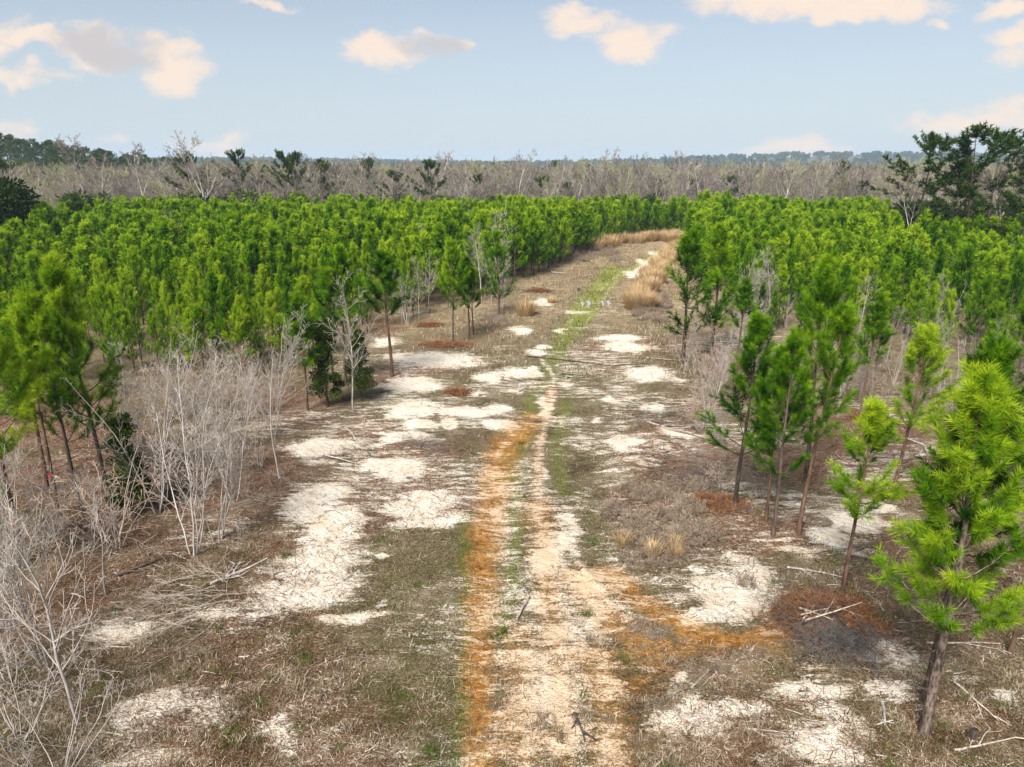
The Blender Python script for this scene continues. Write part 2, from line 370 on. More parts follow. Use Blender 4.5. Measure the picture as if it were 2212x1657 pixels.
    bl = t.ramp(t.math('ADD', t.math('MULTIPLY', nh, .6), t.math('MULTIPLY', n1, .4)), [(.34, (.13, .10, .055)), (.46, (.27, .205, .12)), (.6, (.42, .33, .21))])
    keepg = t.math('SUBTRACT', 1.0, t.math('MAXIMUM', t.math('MULTIPLY', green, 1.1, clamp=True), t.math('MAXIMUM', snd, t.math('MULTIPLY', lit, .7)), clamp=True), clamp=True)
    col = t.mix(t.math('MULTIPLY', fary, t.math('MULTIPLY', keepg, .9)), col, bl)
    col = t.mix(t.math('MULTIPLY', t.math('MULTIPLY', fary, t.maprange(green, .2, .8)), .5), col, (.30, .32, .075))
    # beyond the clearing: forest floor
    d = t.n('ShaderNodeVectorMath', {0: pos}, operation='LENGTH').outputs['Value']
    far = t.maprange(d, 125, 240)
    ff = t.ramp(t.noise(pos, .012, 4), [(.4, (.10, .085, .07)), (.55, (.06, .075, .045)), (.7, (.13, .11, .09))])
    col = t.mix(far, col, ff)
    hgt = t.math('ADD', t.math('MULTIPLY', nf, .7), t.math('ADD', t.math('MULTIPLY', st1, .4), t.math('MULTIPLY', n3, .5)))
    bp = t.n('ShaderNodeBump', {'Height': hgt, 'Strength': 1.0, 'Distance': .14}).outputs[0]
    b = t.n('ShaderNodeBsdfPrincipled', {'Base Color': col, 'Roughness': .95, 'Normal': bp, 'Specular IOR Level': .08})
    t.out(b.outputs[0]); return t.m

# ------------------------------------------------------------------ the ground sheet
def axis(parts):
    out = []
    for a, b, step0, step1 in parts:
        x = a; 
        while x < b:
            out.append(x); f = (x - a) / (b - a); x += step0 * (1 - f) + step1 * f
    out.append(parts[-1][1]); return np.array(out)

def build_ground():
    ys = axis([(-400, 8, 60, 4), (8, 10, .4, .1), (10, 32, .085, .11), (32, 70, .12, .45), (70, 160, .5, 4), (160, 1000, 5, 60), (1000, 6500, 60, 300)])
    xp = axis([(0, 16, .085, .12), (16, 30, .13, .4), (30, 120, .45, 5), (120, 900, 6, 60), (900, 5200, 70, 300)])
    xs = np.concatenate([-xp[:0:-1], xp])
    X, Y = np.meshgrid(xs, ys)
    x = X.ravel(); y = Y.ravel()
    z = fine_z(x, y)
    s, c, g, l = masks(x, y)
    V = np.stack([x, y, z], 1)
    nx, ny = len(xs), len(ys)
    i = (np.arange(ny - 1)[:, None] * nx + np.arange(nx - 1)[None, :]).ravel()
    F = np.stack([i, i + 1, i + nx + 1, i + nx], 1)
    me = mesh_np('ground', V, F, mat_ground(), {'cover': np.stack([s, c, g, l], 1)}, smooth=True)
    structure(link('ground', me))
build_ground()

# ------------------------------------------------------------------ ground cover (uncountable)
def scatter_pts(rng, n, ymin, ymax, power=1.6, spread=.80):
    u = rng.random(n)
    y = (ymin ** (-power) + u * (ymax ** (-power) - ymin ** (-power))) ** (-1 / power)
    x = (rng.random(n) * 2 - 1) * (y * spread + 1.5)
    return x, y

def strips(rng, x, y, z, length, width, elev, tint, bend=.3, az=None):
    """thin bent strips: two triangles plus tip"""
    n = len(x)
    az = rng.random(n) * 2 * math.pi if az is None else az
    d = np.stack([np.cos(az) * np.cos(elev), np.sin(az) * np.cos(elev), np.sin(elev)], 1)
    side = np.stack([-np.sin(az), np.cos(az), np.zeros(n)], 1)
    p = np.stack([x, y, z], 1)
    mid = p + d * (length * .5)[:, None] + side * (rng.normal(0, bend, n) * length * .25)[:, None]
    end = p + d * length[:, None] + np.array([0, 0, -1.]) * (length * .25 * np.cos(elev) * (elev > .3))[:, None]
    w = side * (width * .5)[:, None]
    V = np.stack([p - w, p + w, mid + w, mid - w, end], 1).reshape(-1, 3)
    b = np.arange(n)[:, None] * 5
    Q = b + np.array([[0, 1, 2, 3]]); T = b + np.array([[3, 2, 4]])
    return V, [Q, T], np.repeat(tint, 5)

def build_cover():
    rng = np.random.default_rng(5)
    # grass: low, tan and green blades in loose tufts
    n = 430000
    cx, cy = scatter_pts(rng, n // 6, 10.6, 62)
    k = rng.integers(0, n // 6, n)
    sp = .05 + .04 * cy[k] / 20
    x = cx[k] + rng.normal(0, 1, n) * sp; y = cy[k] + rng.normal(0, 1, n) * sp
    s, c, g, l = masks(x, y)
    dens = np.clip(1.0 - 1.25 * s, 0.02, 1) * np.clip(1 - 1.0 * c, .08, 1) * np.clip(1 - .7 * l, .15, 1) * (.35 + .8 * sstep(.35, .65, fbm(x / .8, y / .8, 81, 3))) + .25 * g * (1 - s)
    dens *= np.where(np.abs(x) > y * .62 - 3, .8, 1)
    keep = rng.random(n) < dens
    x, y, g, k = x[keep], y[keep], g[keep], k[keep]; m = len(x)
    z = fine_z(x, y) - .01
    tk = rng.random(n // 6)
    isg = rng.random(m) < (.10 + .75 * g)
    tint = np.where(isg, .02 + .25 * rng.random(m), .34 + .25 * tk[k] + .3 * rng.random(m) ** 2 + 1.0 * (fbm(x / .8, y / .6, 141, 3) - .5))
    tint = np.where(isg, tint, np.clip(tint, .3, 1))
    sc = np.sqrt(np.maximum(y, 14) / 14)
    V, F, T = strips(rng, x, y, z, (.06 + .12 * rng.random(m)) * sc, (.006 + .006 * rng.random(m)) * sc, .25 + .8 * rng.random(m), tint, .5)
    o = link('dry_grass', mesh_np('dry_grass', V, F, M_GRASS, {'tint': T}))
    stuff(o, 'low dry and green grass blades covering the clearing floor', 'grass')
    # taller tufts that break up the carpet
    nt = 2600; cx3, cy3 = scatter_pts(rng, nt, 10.8, 48, 1.2)
    s, c, g3, l3 = masks(cx3, cy3); kp = rng.random(nt) < np.clip(1 - 1.3 * s, .03, 1) * np.clip(1 - c, .1, 1) * (.15 + sstep(.45, .62, fbm(cx3 / 2.5, cy3 / 2.5, 161, 3)))
    cx3, cy3, g3 = cx3[kp], cy3[kp], g3[kp]; nt = len(cx3); kk = np.repeat(np.arange(nt), 46); m3 = len(kk)
    rt = .05 + .10 * rng.random(nt); x3 = cx3[kk] + rng.normal(0, 1, m3) * rt[kk]; y3 = cy3[kk] + rng.normal(0, 1, m3) * rt[kk]
    tb = np.where(rng.random(nt) < .15 + .5 * g3, .12, .45 + .3 * rng.random(nt)); h3 = .10 + .20 * rng.random(nt) ** 1.5
    V2, F2, T2 = strips(rng, x3, y3, fine_z(x3, y3) - .02, h3[kk] * (.6 + .7 * rng.random(m3)), .009 + .008 * rng.random(m3), .45 + .9 * rng.random(m3), np.clip(tb[kk] + rng.normal(0, .12, m3), 0, 1), .6)
    F2 = [f + len(V) for f in F2]
    V = np.concatenate([V, V2]); F = [np.concatenate([F[0], F2[0]]), np.concatenate([F[1], F2[1]])]; T = np.concatenate([T, T2])
    # the same grass farther up the lane, as coarser tufts
    n2_ = 70000
    y2 = rng.uniform(40, 118, n2_); x2 = 1.5 + (y2 - 20) * .12 + rng.normal(0, 1, n2_) * (7 + .05 * y2)
    s, c, g2, l2 = masks(x2, y2); kp = rng.random(n2_) < np.clip(1 - 1.2 * s, .03, 1) * (.2 + .9 * sstep(.35, .62, fbm(x2 / 1.3, y2 / 1.6, 83, 3))) * np.clip(1 - .6 * lines(x2, y2, SANDLINES[-2:]), .1, 1)
    x2, y2, g2 = x2[kp], y2[kp], g2[kp]; m2 = len(x2)
    tint2 = np.where(rng.random(m2) < .08 + .8 * g2, .05 + .2 * rng.random(m2), .42 + .5 * rng.random(m2))
    V2, F2, T2 = strips(rng, x2, y2, fine_z(x2, y2) - .02, .16 + .3 * rng.random(m2), .02 + .025 * rng.random(m2), .4 + .9 * rng.random(m2), tint2, .5)
    F2 = [f + len(V) for f in F2]
    V = np.concatenate([V, V2]); F = [np.concatenate([F[0], F2[0]]), np.concatenate([F[1], F2[1]])]; T = np.concatenate([T, T2])
    o.data = mesh_np('dry_grass', V, F, M_GRASS, {'tint': T})
    # litter: twigs, bark strips, needles and mulch
    n = 360000
    x, y = scatter_pts(rng, n, 10.6, 70)
    s, c, g, l = masks(x, y)
    dens = (.16 + .9 * np.clip(l, 0, 1)) * np.clip(1 - .8 * s, 0.08, 1) * np.clip(1 - .85 * c, .12, 1) * np.clip(1 - .4 * g, .1, 1) * (.3 + .9 * sstep(.3, .65, fbm(x / 1.1, y / 1.1, 91, 3)))
    keep = rng.random(n) < dens
    x, y = x[keep], y[keep]; m = len(x)
    z = fine_z(x, y) + .005 + .04 * rng.random(m)
    sc = np.sqrt(np.maximum(y, 14) / 14)
    L = (.06 + .36 * rng.random(m) ** 4) * sc
    W = (.006 + .011 * rng.random(m) ** 2) * sc
    V, F, T = strips(rng, x, y, z, L, W, rng.normal(.03, .12, m), np.clip(rng.beta(2, 2.9, m) * 1.1 + .8 * (fbm(x / .9, y / .7, 151, 3) - .5), 0, 1), .4)
    o = link('forest_litter', mesh_np('forest_litter', V, F, M_LITTER, {'tint': T}))
    stuff(o, 'brown and grey twigs, bark and needle litter strewn on the ground', 'litter')
build_cover()

# ------------------------------------------------------------------ pines
def needles(rng, P0, P1, tint, npn, nl, nw, spread=(.5, 1.25)):
    """needle triangles round each shoot axis"""
    S = len(P0)
    idx = np.repeat(np.arange(S), npn)
    m = len(idx)
    t = rng.random(m) ** .8
    ax = norm(P1 - P0)[idx]
    p = P0[idx] + (P1 - P0)[idx] * t[:, None]
    ref = norm(rng.normal(size=(m, 3)))
    rad = norm(np.cross(ax, ref))
    a = spread[1] - (spread[1] - spread[0]) * t + rng.normal(0, .16, m)
    d = ax * np.cos(a)[:, None] + rad * np.sin(a)[:, None]
    d[:, 2] -= .10
    d = norm(d)
    ln = nl * (.75 + .4 * rng.random(m))
    sd = norm(np.cross(d, rng.normal(size=(m, 3)))) * (nw * .5)
    V = np.stack([p - sd, p + sd, p + d * ln[:, None]], 1).reshape(-1, 3)
    F = (np.arange(m)[:, None] * 3 + np.arange(3)[None, :])
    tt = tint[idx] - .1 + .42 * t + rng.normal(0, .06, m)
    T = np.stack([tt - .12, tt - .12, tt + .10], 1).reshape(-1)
    return V, F, np.clip(T, 0, 1)

def vn(v):
    l = math.sqrt(v[0] ** 2 + v[1] ** 2 + v[2] ** 2) + 1e-9
    return (v[0] / l, v[1] / l, v[2] / l)

def make_pine(seed, h=6.5, cb=.35, width=1.25, npn=60, nl=.21, nw=.014, wsp=.36, side=5, dead=8, k=7, keep=1.0, r0=None, droop=0., bark=None, topw=.12, leaf=None, shoot_len=.42):
    r = random.Random(seed); rng = np.random.default_rng(seed)
    r0 = r0 or (.011 * h + .012)
    bx, by = r.uniform(-.02, .02), r.uniform(-.02, .02)
    ph = r.uniform(0, 6)
    def tp(z):
        f = z / h
        return (bx * h * f * f + .03 * math.sin(f * 5 + ph) * h * .25, by * h * f * f + .03 * math.cos(f * 4 + ph) * h * .2, z)
    ns = 14
    zs = [-.25] + [h * i / ns for i in range(1, ns + 1)]
    rad = lambda z: max(r0 * (1 - max(z, 0) / h) ** .85 + .006 + (.35 * r0 if z < 0 else 0), .006)
    seg = []
    for a, b in zip(zs[:-1], zs[1:]):
        seg.append((*tp(a), *tp(b), rad(a), rad(b)))
    br = []; P0 = []; P1 = []; T = []
    def shoot(p, d, L, t):
        P0.append(p); P1.append((p[0] + d[0] * L, p[1] + d[1] * L, p[2] + d[2] * L)); T.append(t)
    zb = cb * h; z = zb; az0 = r.uniform(0, 6)
    while z < h * .985:
        t = (z - zb) / (h - zb)
        prof = (1 - t) ** 1.0 * (.55 + .45 * min(1, t / .18)) + topw * (1 - t)
        nb = r.choice([3, 4, 4, 5])
        az0 += 2.4
        for i in range(nb):
            if r.random() > keep * (0.75 + .25 * t): continue
            az = az0 + i * 2 * math.pi / nb + r.uniform(-.35, .35)
            L = width * prof * r.uniform(.4, 1.4) + .16
            el = r.uniform(.2, .6) + .6 * t - droop
            p = tp(z); d = (math.cos(az) * math.cos(el), math.sin(az) * math.cos(el), math.sin(el))
            n = 5; rr = .35 * rad(z) + .004
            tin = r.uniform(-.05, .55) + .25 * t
            for s in range(n):
                q = (p[0] + d[0] * L / n, p[1] + d[1] * L / n, p[2] + d[2] * L / n)
                br.append((*p, *q, rr * (1 - s / n * .75), rr * (1 - (s + 1) / n * .75)))
                f = (s + 1) / n
                if f > .3:
                    for sd_ in range(max(1, int(round(side * (L / width) ** .5 * .5)))):
                        if r.random() < .85:
                            a2 = az + r.uniform(-1.15, 1.15); e2 = el + r.uniform(-.15, .75)
                            d2 = (math.cos(a2) * math.cos(e2), math.sin(a2) * math.cos(e2), math.sin(e2))
                            L2 = min(shoot_len * r.uniform(.6, 1.15), .25 + L * .45)
                            q2 = (q[0] + d2[0] * L2 * .45, q[1] + d2[1] * L2 * .45, q[2] + d2[2] * L2 * .45)
                            br.append((*q, *q2, .009, .007))
                            shoot(q2, d2, L2 * .75, tin + r.uniform(-.15, .2))
                if f > .5: shoot(p, d, L / n, tin - .1)
                p = q
                d = vn((d[0] + r.uniform(-.12, .12), d[1] + r.uniform(-.12, .12), d[2] + .17 - .1 * droop))
            shoot(p, vn((d[0], d[1], d[2] + .35)), shoot_len * r.uniform(.7, 1.), tin + .12)
        z += wsp * r.uniform(.75, 1.25) * (1 - .45 * t)
    q = tp(h)
    shoot((q[0], q[1], q[2] - .25), (0, 0, 1), .45, .7)
    for i in range(4): shoot((q[0], q[1], q[2] - .2), vn((math.cos(i * 1.6), math.sin(i * 1.6), 1.2)), .3, .6)
    for i in range(dead):     # bare dead limbs under the crown
        z = r.uniform(.35, 1.0) * zb; az = r.uniform(0, 6.3); L = r.uniform(.2, .9) * min(width, 1.4); p = tp(z)
        d = vn((math.cos(az), math.sin(az), r.uniform(-.2, .45)))
        for s in range(3):
            q = (p[0] + d[0] * L / 3, p[1] + d[1] * L / 3, p[2] + d[2] * L / 3)
            br.append((*p, *q, .010 * (1 - s * .25), .010 * (1 - (s + 1) * .25))); p = q
            d = vn((d[0] + r.uniform(-.3, .3), d[1] + r.uniform(-.3, .3), d[2] + r.uniform(-.2, .3)))
    V1, F1 = tubes(seg, k); V2, F2 = tubes(br, 3)
    trunk = mesh_np('trunk', np.concatenate([V1, V2]), np.concatenate([F1, F2 + len(V1)]), bark or M_PBARK, smooth=True)
    P0 = np.array(P0); P1 = np.array(P1); T = np.clip(np.array(T), 0, 1)
    NV, NF, NTn = needles(rng, P0, P1, T, npn, nl, nw)
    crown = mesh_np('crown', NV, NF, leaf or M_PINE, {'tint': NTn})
    return trunk, crown, h

PA = [make_pine(100 + i, 6.5, cb, w, 60, .185, .012, .40, 5, 12, shoot_len=.36, r0=.066, keep=.86, bark=(M_PBARKR if i % 2 else M_PBARK))
      for i, (cb, w) in enumerate([(.34, 1.35), (.42, 1.15), (.30, 1.25), (.48, 1.05), (.38, 1.5), (.52, .85)])]
PB = [make_pine(200 + i, 6.0, cb, w, 24, .24, .030, .46, 3, 6, k=5, shoot_len=.46, keep=.85) for i, (cb, w) in enumerate([(.14, 1.35), (.2, 1.15), (.1, 1.25), (.24, 1.4), (.16, 1.0)])]
PC = [make_pine(300 + i, 6.0, cb, w, 14, .30, .07, .6, 2, 3, k=4, shoot_len=.62) for i, (cb, w) in enumerate([(.14, 1.4), (.18, 1.25), (.12, 1.3), (.2, 1.5), (.14, 1.1)])]
PD = [make_pine(450 + i, 5.4, cb, w, 46, .20, .017, .40, 5, 6, bark=M_PBARKR, shoot_len=.46) for i, (cb, w) in enumerate([(.12, 1.25), (.2, 1.05), (.16, 1.4)])]
PTHIN = [make_pine(400 + i, 5.0, .42, .75, 60, .19, .014, .42, 3, 6, keep=.75, r0=.045, bark=M_PBARKR) for i in range(2)]
HERO = make_pine(509, 7.4, .33, 1.9, 64, .20, .0115, .38, 8, 14, shoot_len=.34, keep=.86, topw=.05, droop=.05, r0=.105, bark=M_SCALY)
HERO2 = make_pine(502, 7.6, .48, 1.0, 60, .20, .014, .36, 5, 10, r0=.09)

TREE_COUNT = {'pine': 0}
def put_pine(proto, x, y, h, label, group=None, sun=1.0, rz=None, tilt=(0, 0), name='pine_tree', cat='pine tree', rnd=random, wide=1.0):
    s = h / proto[2]
    e = thing(name, x, y, rnd.uniform(0, 6.28) if rz is None else rz, (s * wide, s * wide, s), tilt)
    link('trunk', proto[0], e); c = link('crown', proto[1], e); c.color = (sun, 1, 1, 1)  # sun only offsets this crown's needle colour
    tag(e, label, cat, group); TREE_COUNT['pine'] += 1
    return e

random.seed(7)
def pine_at(proto, base, topy, label, sun=1.0, wide=1.0, rz=None, tilt=(0, 0)):
    x, y = gp(*base)
    h = max(top_z(y, topy) - GZ(x, y), 1.5)
    return put_pine(proto, x, y, h, label, None, sun, rz, tilt, wide=wide)

near = [
 (HERO, (2003, 1588), 838, 'large dense bright green pine with thick scaly trunk, nearest the camera at lower right', 1.02, 1.0, (0, R(1.5))),
 (HERO2, (1993, 1521), 775, 'dark green pine whose slender trunk stands directly behind the biggest near pine', .78, 1.0, (0, R(1))),
 (PTHIN[0], (2181, 1413), 900, 'thin leaning pine cut off by the right edge beyond the biggest near pine', 1.0, .9, (0, R(3))),
 (PTHIN[1], (1825, 1275), 905, 'small thin light green pine in front of the brush pile, sparse drooping lower tufts', 1.25, 1.25, (0, 0)),
 (PA[0], (1667, 1157), 735, 'full dark green pine with bare twiggy lower limbs, black trunk right of the weedy mound', .84, 1.0, (0, 0)),
 (PA[2], (1591, 1095), 702, 'broad dark green pine with yellow tipped leader, leftmost of the right foreground group', .86, 1.15, (0, 0)),
 (PA[3], (1726, 1152), 690, 'slim leaning pine with reddish trunk behind the full dark right group', .8, 1.0, (0, R(4))),
 (PTHIN[0], (1652, 1125), 780, 'slender pine half hidden between the two dark pines of the right group', .8, 1.0, (0, 0)),
 (PA[1], (1931, 1068), 712, 'yellow green pine with rounded crown and reddish trunk behind the thin light pine', 1.26, 1.05, (0, R(2))),
 (PA[4], (1735, 1042), 585, 'tall mid green pine rising at the back of the right foreground group', 1.0, .9, (0, 0)),
 (PA[5], (1859, 904), 648, 'slender pine with dark bare lower trunk near the reddish needle heap', .95, 1.0, (0, 0)),
 (PA[5], (1590, 812), 612, 'small dark pine with gappy one-sided crown among grey saplings right of track', .72, 1.15, (0, 0)),
 (PB[3], (1472, 784), 516, 'bushy dark pine on bare grey stems beside the straw grass right of track', .66, 1.25, (0, 0)),
 (PB[0], (1538, 764), 508, 'bushy green pine just right of the one beside the straw grass', .84, 1.15, (0, 0)),
 (PA[4], (2171, 947), 652, 'mid green pine at the right edge above the biggest near pine', .95, 1.0, (0, R(2))),
 (PA[1], (2235, 1080), 760, 'pine cut by the right edge halfway up the picture', .85, 1.0, (0, R(2))),
 (PA[5], (845, 815), 556, 'lone dark green pine with long bare trunk left of the track', .74, 1.35, (0, 0)),
 (PA[0], (980, 741), 524, 'light green open pine standing by the reddish needle heap left of track', .98, 1.0, (0, 0)),
 (PA[3], (1013, 731), 566, 'dark pine close beside the light open pine left of track', .7, 1.1, (0, 0)),
 (PTHIN[1], (1022, 722), 592, 'thin pine tucked behind the dark pine left of track', .85, 1.2, (0, 0)),
 (PB[1], (1077, 680), 508, 'green pine with red marking tape on its trunk left of the lone straw clump', .9, 1.0, (0, 0)),
 (PA[4], (749, 828), 548, 'dark bushy pine behind the single white sapling', .78, 1.0, (0, 0)),
 (PTHIN[0], (665, 887), 655, 'slim pine with bare reddish trunk right of the white multi-stemmed sapling clump', .9, 1.2, (0, 0)),
 (PTHIN[1], (722, 834), 602, 'slim tall pine between the cedar and the white sapling', .9, 1.2, (0, 0)),
 (PA[0], (179, 1103), 640, 'tall bright pine with dark bare trunk at the left thicket edge', 1.14, .9, (0, R(-2))),
 (PA[2], (227, 1060), 582, 'tallest bright pine behind the left grey thicket', 1.14, .95, (0, R(-1))),
 (PA[1], (50, 1182), 672, 'yellowish pine with hanging lower limbs at the left edge', 1.22, 1.0, (0, R(-4))),
 (PA[3], (127, 1114), 692, 'slim pine between the two bright pines at the left edge', 1.08, 1.0, (0, R(-3))),
 (PA[0], (-28, 1260), 800, 'near pine cut off by the left edge', 1.15, 1.0, (0, R(-3))),
 (PTHIN[0], (100, 1060), 690, 'thin pine behind the slim pine at the left edge', .9, 1.2, (0, R(-3))),
]
near_xy = []
for proto, b, ty, lab, sun, wide, tilt in near:
    e = pine_at(proto, b, ty, lab, sun, wide, None, tilt)
    near_xy.append((e.location.x, e.location.y))
# marking tape on two trunks
def tape(base, hz, label):
    x, y = gp(*base)
    seg = [(x - .01, y - .02, GZ(x, y) + hz, x - .01, y - .02, GZ(x, y) + hz + .05, .065, .065)]
    V, F = tubes(seg, 9)
    t = NT('red_tape'); t.out(t.n('ShaderNodeBsdfPrincipled', {'Base Color': (.75, .03, .03, 1), 'Roughness': .5}).outputs[0])
    tag(link('marking_tape', mesh_np('tape', V, F, t.m, smooth=True)), label, 'marking tape')
tape((1077, 680), 1.25, 'red plastic marking tape tied round pine trunk near lone straw clump')
tape((845, 815), 2.0, 'red marking tape round the lone dark pine left of track')
tape((127, 1114), 1.6, 'red marking tape round slim pine trunk at left edge')

# plantation blocks
def poly_in(x, y, poly):
    c = False; j = len(poly) - 1
    for i in range(len(poly)):
        xi, yi = poly[i]; xj, yj = poly[j]
        if (yi > y) != (yj > y) and x < (xj - xi) * (y - yi) / (yj - yi) + xi: c = not c
        j = i
    return c
def G(*p): return gp(*p)
LEFT = [(-40, 34), G(-10, 930), G(160, 890), G(330, 850), G(520, 830), G(640, 800), G(760, 745), G(900, 690), G(1040, 645), G(1130, 606), G(1215, 576), G(1300, 532), G(1420, 508),
        (at_dist(1500, 126), 126), (at_dist(1450, 150), 150), (at_dist(1000, 132), 132), (at_dist(250, 122), 122), (at_dist(120, 98), 98), (at_dist(-150, 90), 90), (-72, 60)]
RIGHT = [G(1500, 512), G(1480, 600), G(1560, 640), G(1600, 700), G(1690, 760), G(1820, 780), G(1900, 800), G(2010, 800), G(2110, 850), G(2230, 860), (40, 30), (75, 60), (at_dist(2300, 82), 82),
         (at_dist(1950, 84), 84), (at_dist(1900, 110), 110), (at_dist(1890, 168), 168), (at_dist(1500, 160), 160), (at_dist(1450, 150), 150), (at_dist(1500, 126), 126)]
cand = []
rr = random.Random(3)
for j in range(0, 78):
    for i in range(-64, 74):
        x = i * 1.95 + (j % 2) * .95 + rr.uniform(-.7, .7); y = 28 + j * 1.9 + rr.uniform(-.65, .65)
        if abs(x) > y * .80 + 4: continue
        side = 'left' if poly_in(x, y, LEFT) else ('right' if poly_in(x, y, RIGHT) else None)
        if not side: continue
        if min((x - a) ** 2 + (y - b) ** 2 for a, b in near_xy) < 1.2: continue
        if side == 'right' and y < 62 and rr.random() < .36 - .1 * (y > 48): continue
        if rr.random() < .05 + .30 * float(sstep(.56, .72, fbm(np.array([x / 5]), np.array([y / 5]), 131, 2))[0]): continue
        cand.append((math.hypot(x, y), x, y, side))
cand.sort()
N_IND = 300 - TREE_COUNT['pine']
def pine_h(x, y): return 3.5 + 1.6 * float(sstep(36, 72, y)) + 2.0 * float(fbm(np.array([x / 14]), np.array([y / 14]), 21, 2)[0]) - .3 + rr.uniform(-1.5, 1.1)
def pine_tone(x, y):
    n = float(fbm(np.array([x / 9]), np.array([y / 9]), 23, 2)[0])
    edge = min(abs(x - 5 - .08 * y) / 16, 1)       # needle colour gets darker close to the track
    return .66 + .38 * edge + .40 * (n - .5) + rr.uniform(-.24, .20)
for k, (d, x, y, side) in enumerate(cand[:N_IND]):
    pr = rr.choice(PB if d < 62 else PC) if d > 46 else rr.choice(PD + PD + PA[:3])
    band = 'front rows' if d < 50 else 'middle rows'
    put_pine(pr, x, y, pine_h(x, y), f'young bushy green pine in the {band} of the plantation {side} of the track', f'young pines in the {band} {side} of the track', pine_tone(x, y), rnd=rr, wide=rr.uniform(.62, 1.05))

# ------------------------------------------------------------------ instanced masses (uncountable)
def joined(name, protos):
    """one mesh out of trunk + crown"""
    Vs, Fq, Ft, mats, mi, tt = [], [], [], [], [], []
    me = None
    import bmesh
    bm = bmesh.new()
    for k, p in enumerate(protos):
        n0 = len(bm.faces); bm.from_mesh(p); bm.faces.ensure_lookup_table()
        for f in bm.faces[n0:]: f.material_index = k
    me = bpy.data.meshes.new(name); bm.to_mesh(me); bm.free()
    for p in protos: me.materials.append(p.materials[0])
    return me

def instancer(name, meshes, pts, label, cat):
    """pts rows: x y z rz scale"""
    pts = np.asarray(pts, float)
    col = bpy.data.collections.new(name + '_kinds')
    for i, m in enumerate(meshes):
        o = bpy.data.objects.new(name + '_kind', m); col.objects.link(o)
    me = bpy.data.meshes.new(name)
    me.vertices.add(len(pts)); me.vertices.foreach_set('co', pts[:, :3].astype(np.float32).reshape(-1))
    for nm, arr in (('rz', pts[:, 3]), ('sc', pts[:, 4])):
        a = me.attributes.new(nm, 'FLOAT', 'POINT'); a.data.foreach_set('value', arr.astype(np.float32))
    me.update()
    o = link(name, me)
    ng = bpy.data.node_groups.new(name, 'GeometryNodeTree')
    ng.interface.new_socket('Geometry', in_out='INPUT', socket_type='NodeSocketGeometry')
    ng.interface.new_socket('Geometry', in_out='OUTPUT', socket_type='NodeSocketGeometry')
    N = ng.nodes; L = ng.links
    gi = N.new('NodeGroupInput'); go = N.new('NodeGroupOutput')
    ci = N.new('GeometryNodeCollectionInfo'); ci.inputs['Collection'].default_value = col
    ci.inputs['Separate Children'].default_value = True; ci.inputs['Reset Children'].default_value = True
    iop = N.new('GeometryNodeInstanceOnPoints'); iop.inputs['Pick Instance'].default_value = True
    def attr(nm):
        a = N.new('GeometryNodeInputNamedAttribute'); a.data_type = 'FLOAT'; a.inputs[0].default_value = nm; return a.outputs[0]
    cx = N.new('ShaderNodeCombineXYZ'); L.new(attr('rz'), cx.inputs[2])
    cs = N.new('ShaderNodeCombineXYZ'); s = attr('sc')
    for q in range(3): L.new(s, cs.inputs[q])
    L.new(gi.outputs[0], iop.inputs['Points']); L.new(ci.outputs[0], iop.inputs['Instance'])
    L.new(cx.outputs[0], iop.inputs['Rotation']); L.new(cs.outputs[0], iop.inputs['Scale'])
    L.new(iop.outputs[0], go.inputs[0])
    md = o.modifiers.new('scatter', 'NODES'); md.node_group = ng
    return stuff(o, label, cat)

rest = cand[N_IND:]
zz = ground_z(np.array([c[1] for c in rest]), np.array([c[2] for c in rest]))
pts = [(x, y, z, rr.uniform(0, 6.28), pine_h(x, y) / 6.0) for (d, x, y, s), z in zip(rest, zz)]
instancer('pine_plantation', [joined('young_pine', p[:2]) for p in PC], pts, 'far rows of the green young pine plantation reaching to the grey wood', 'pine plantation')

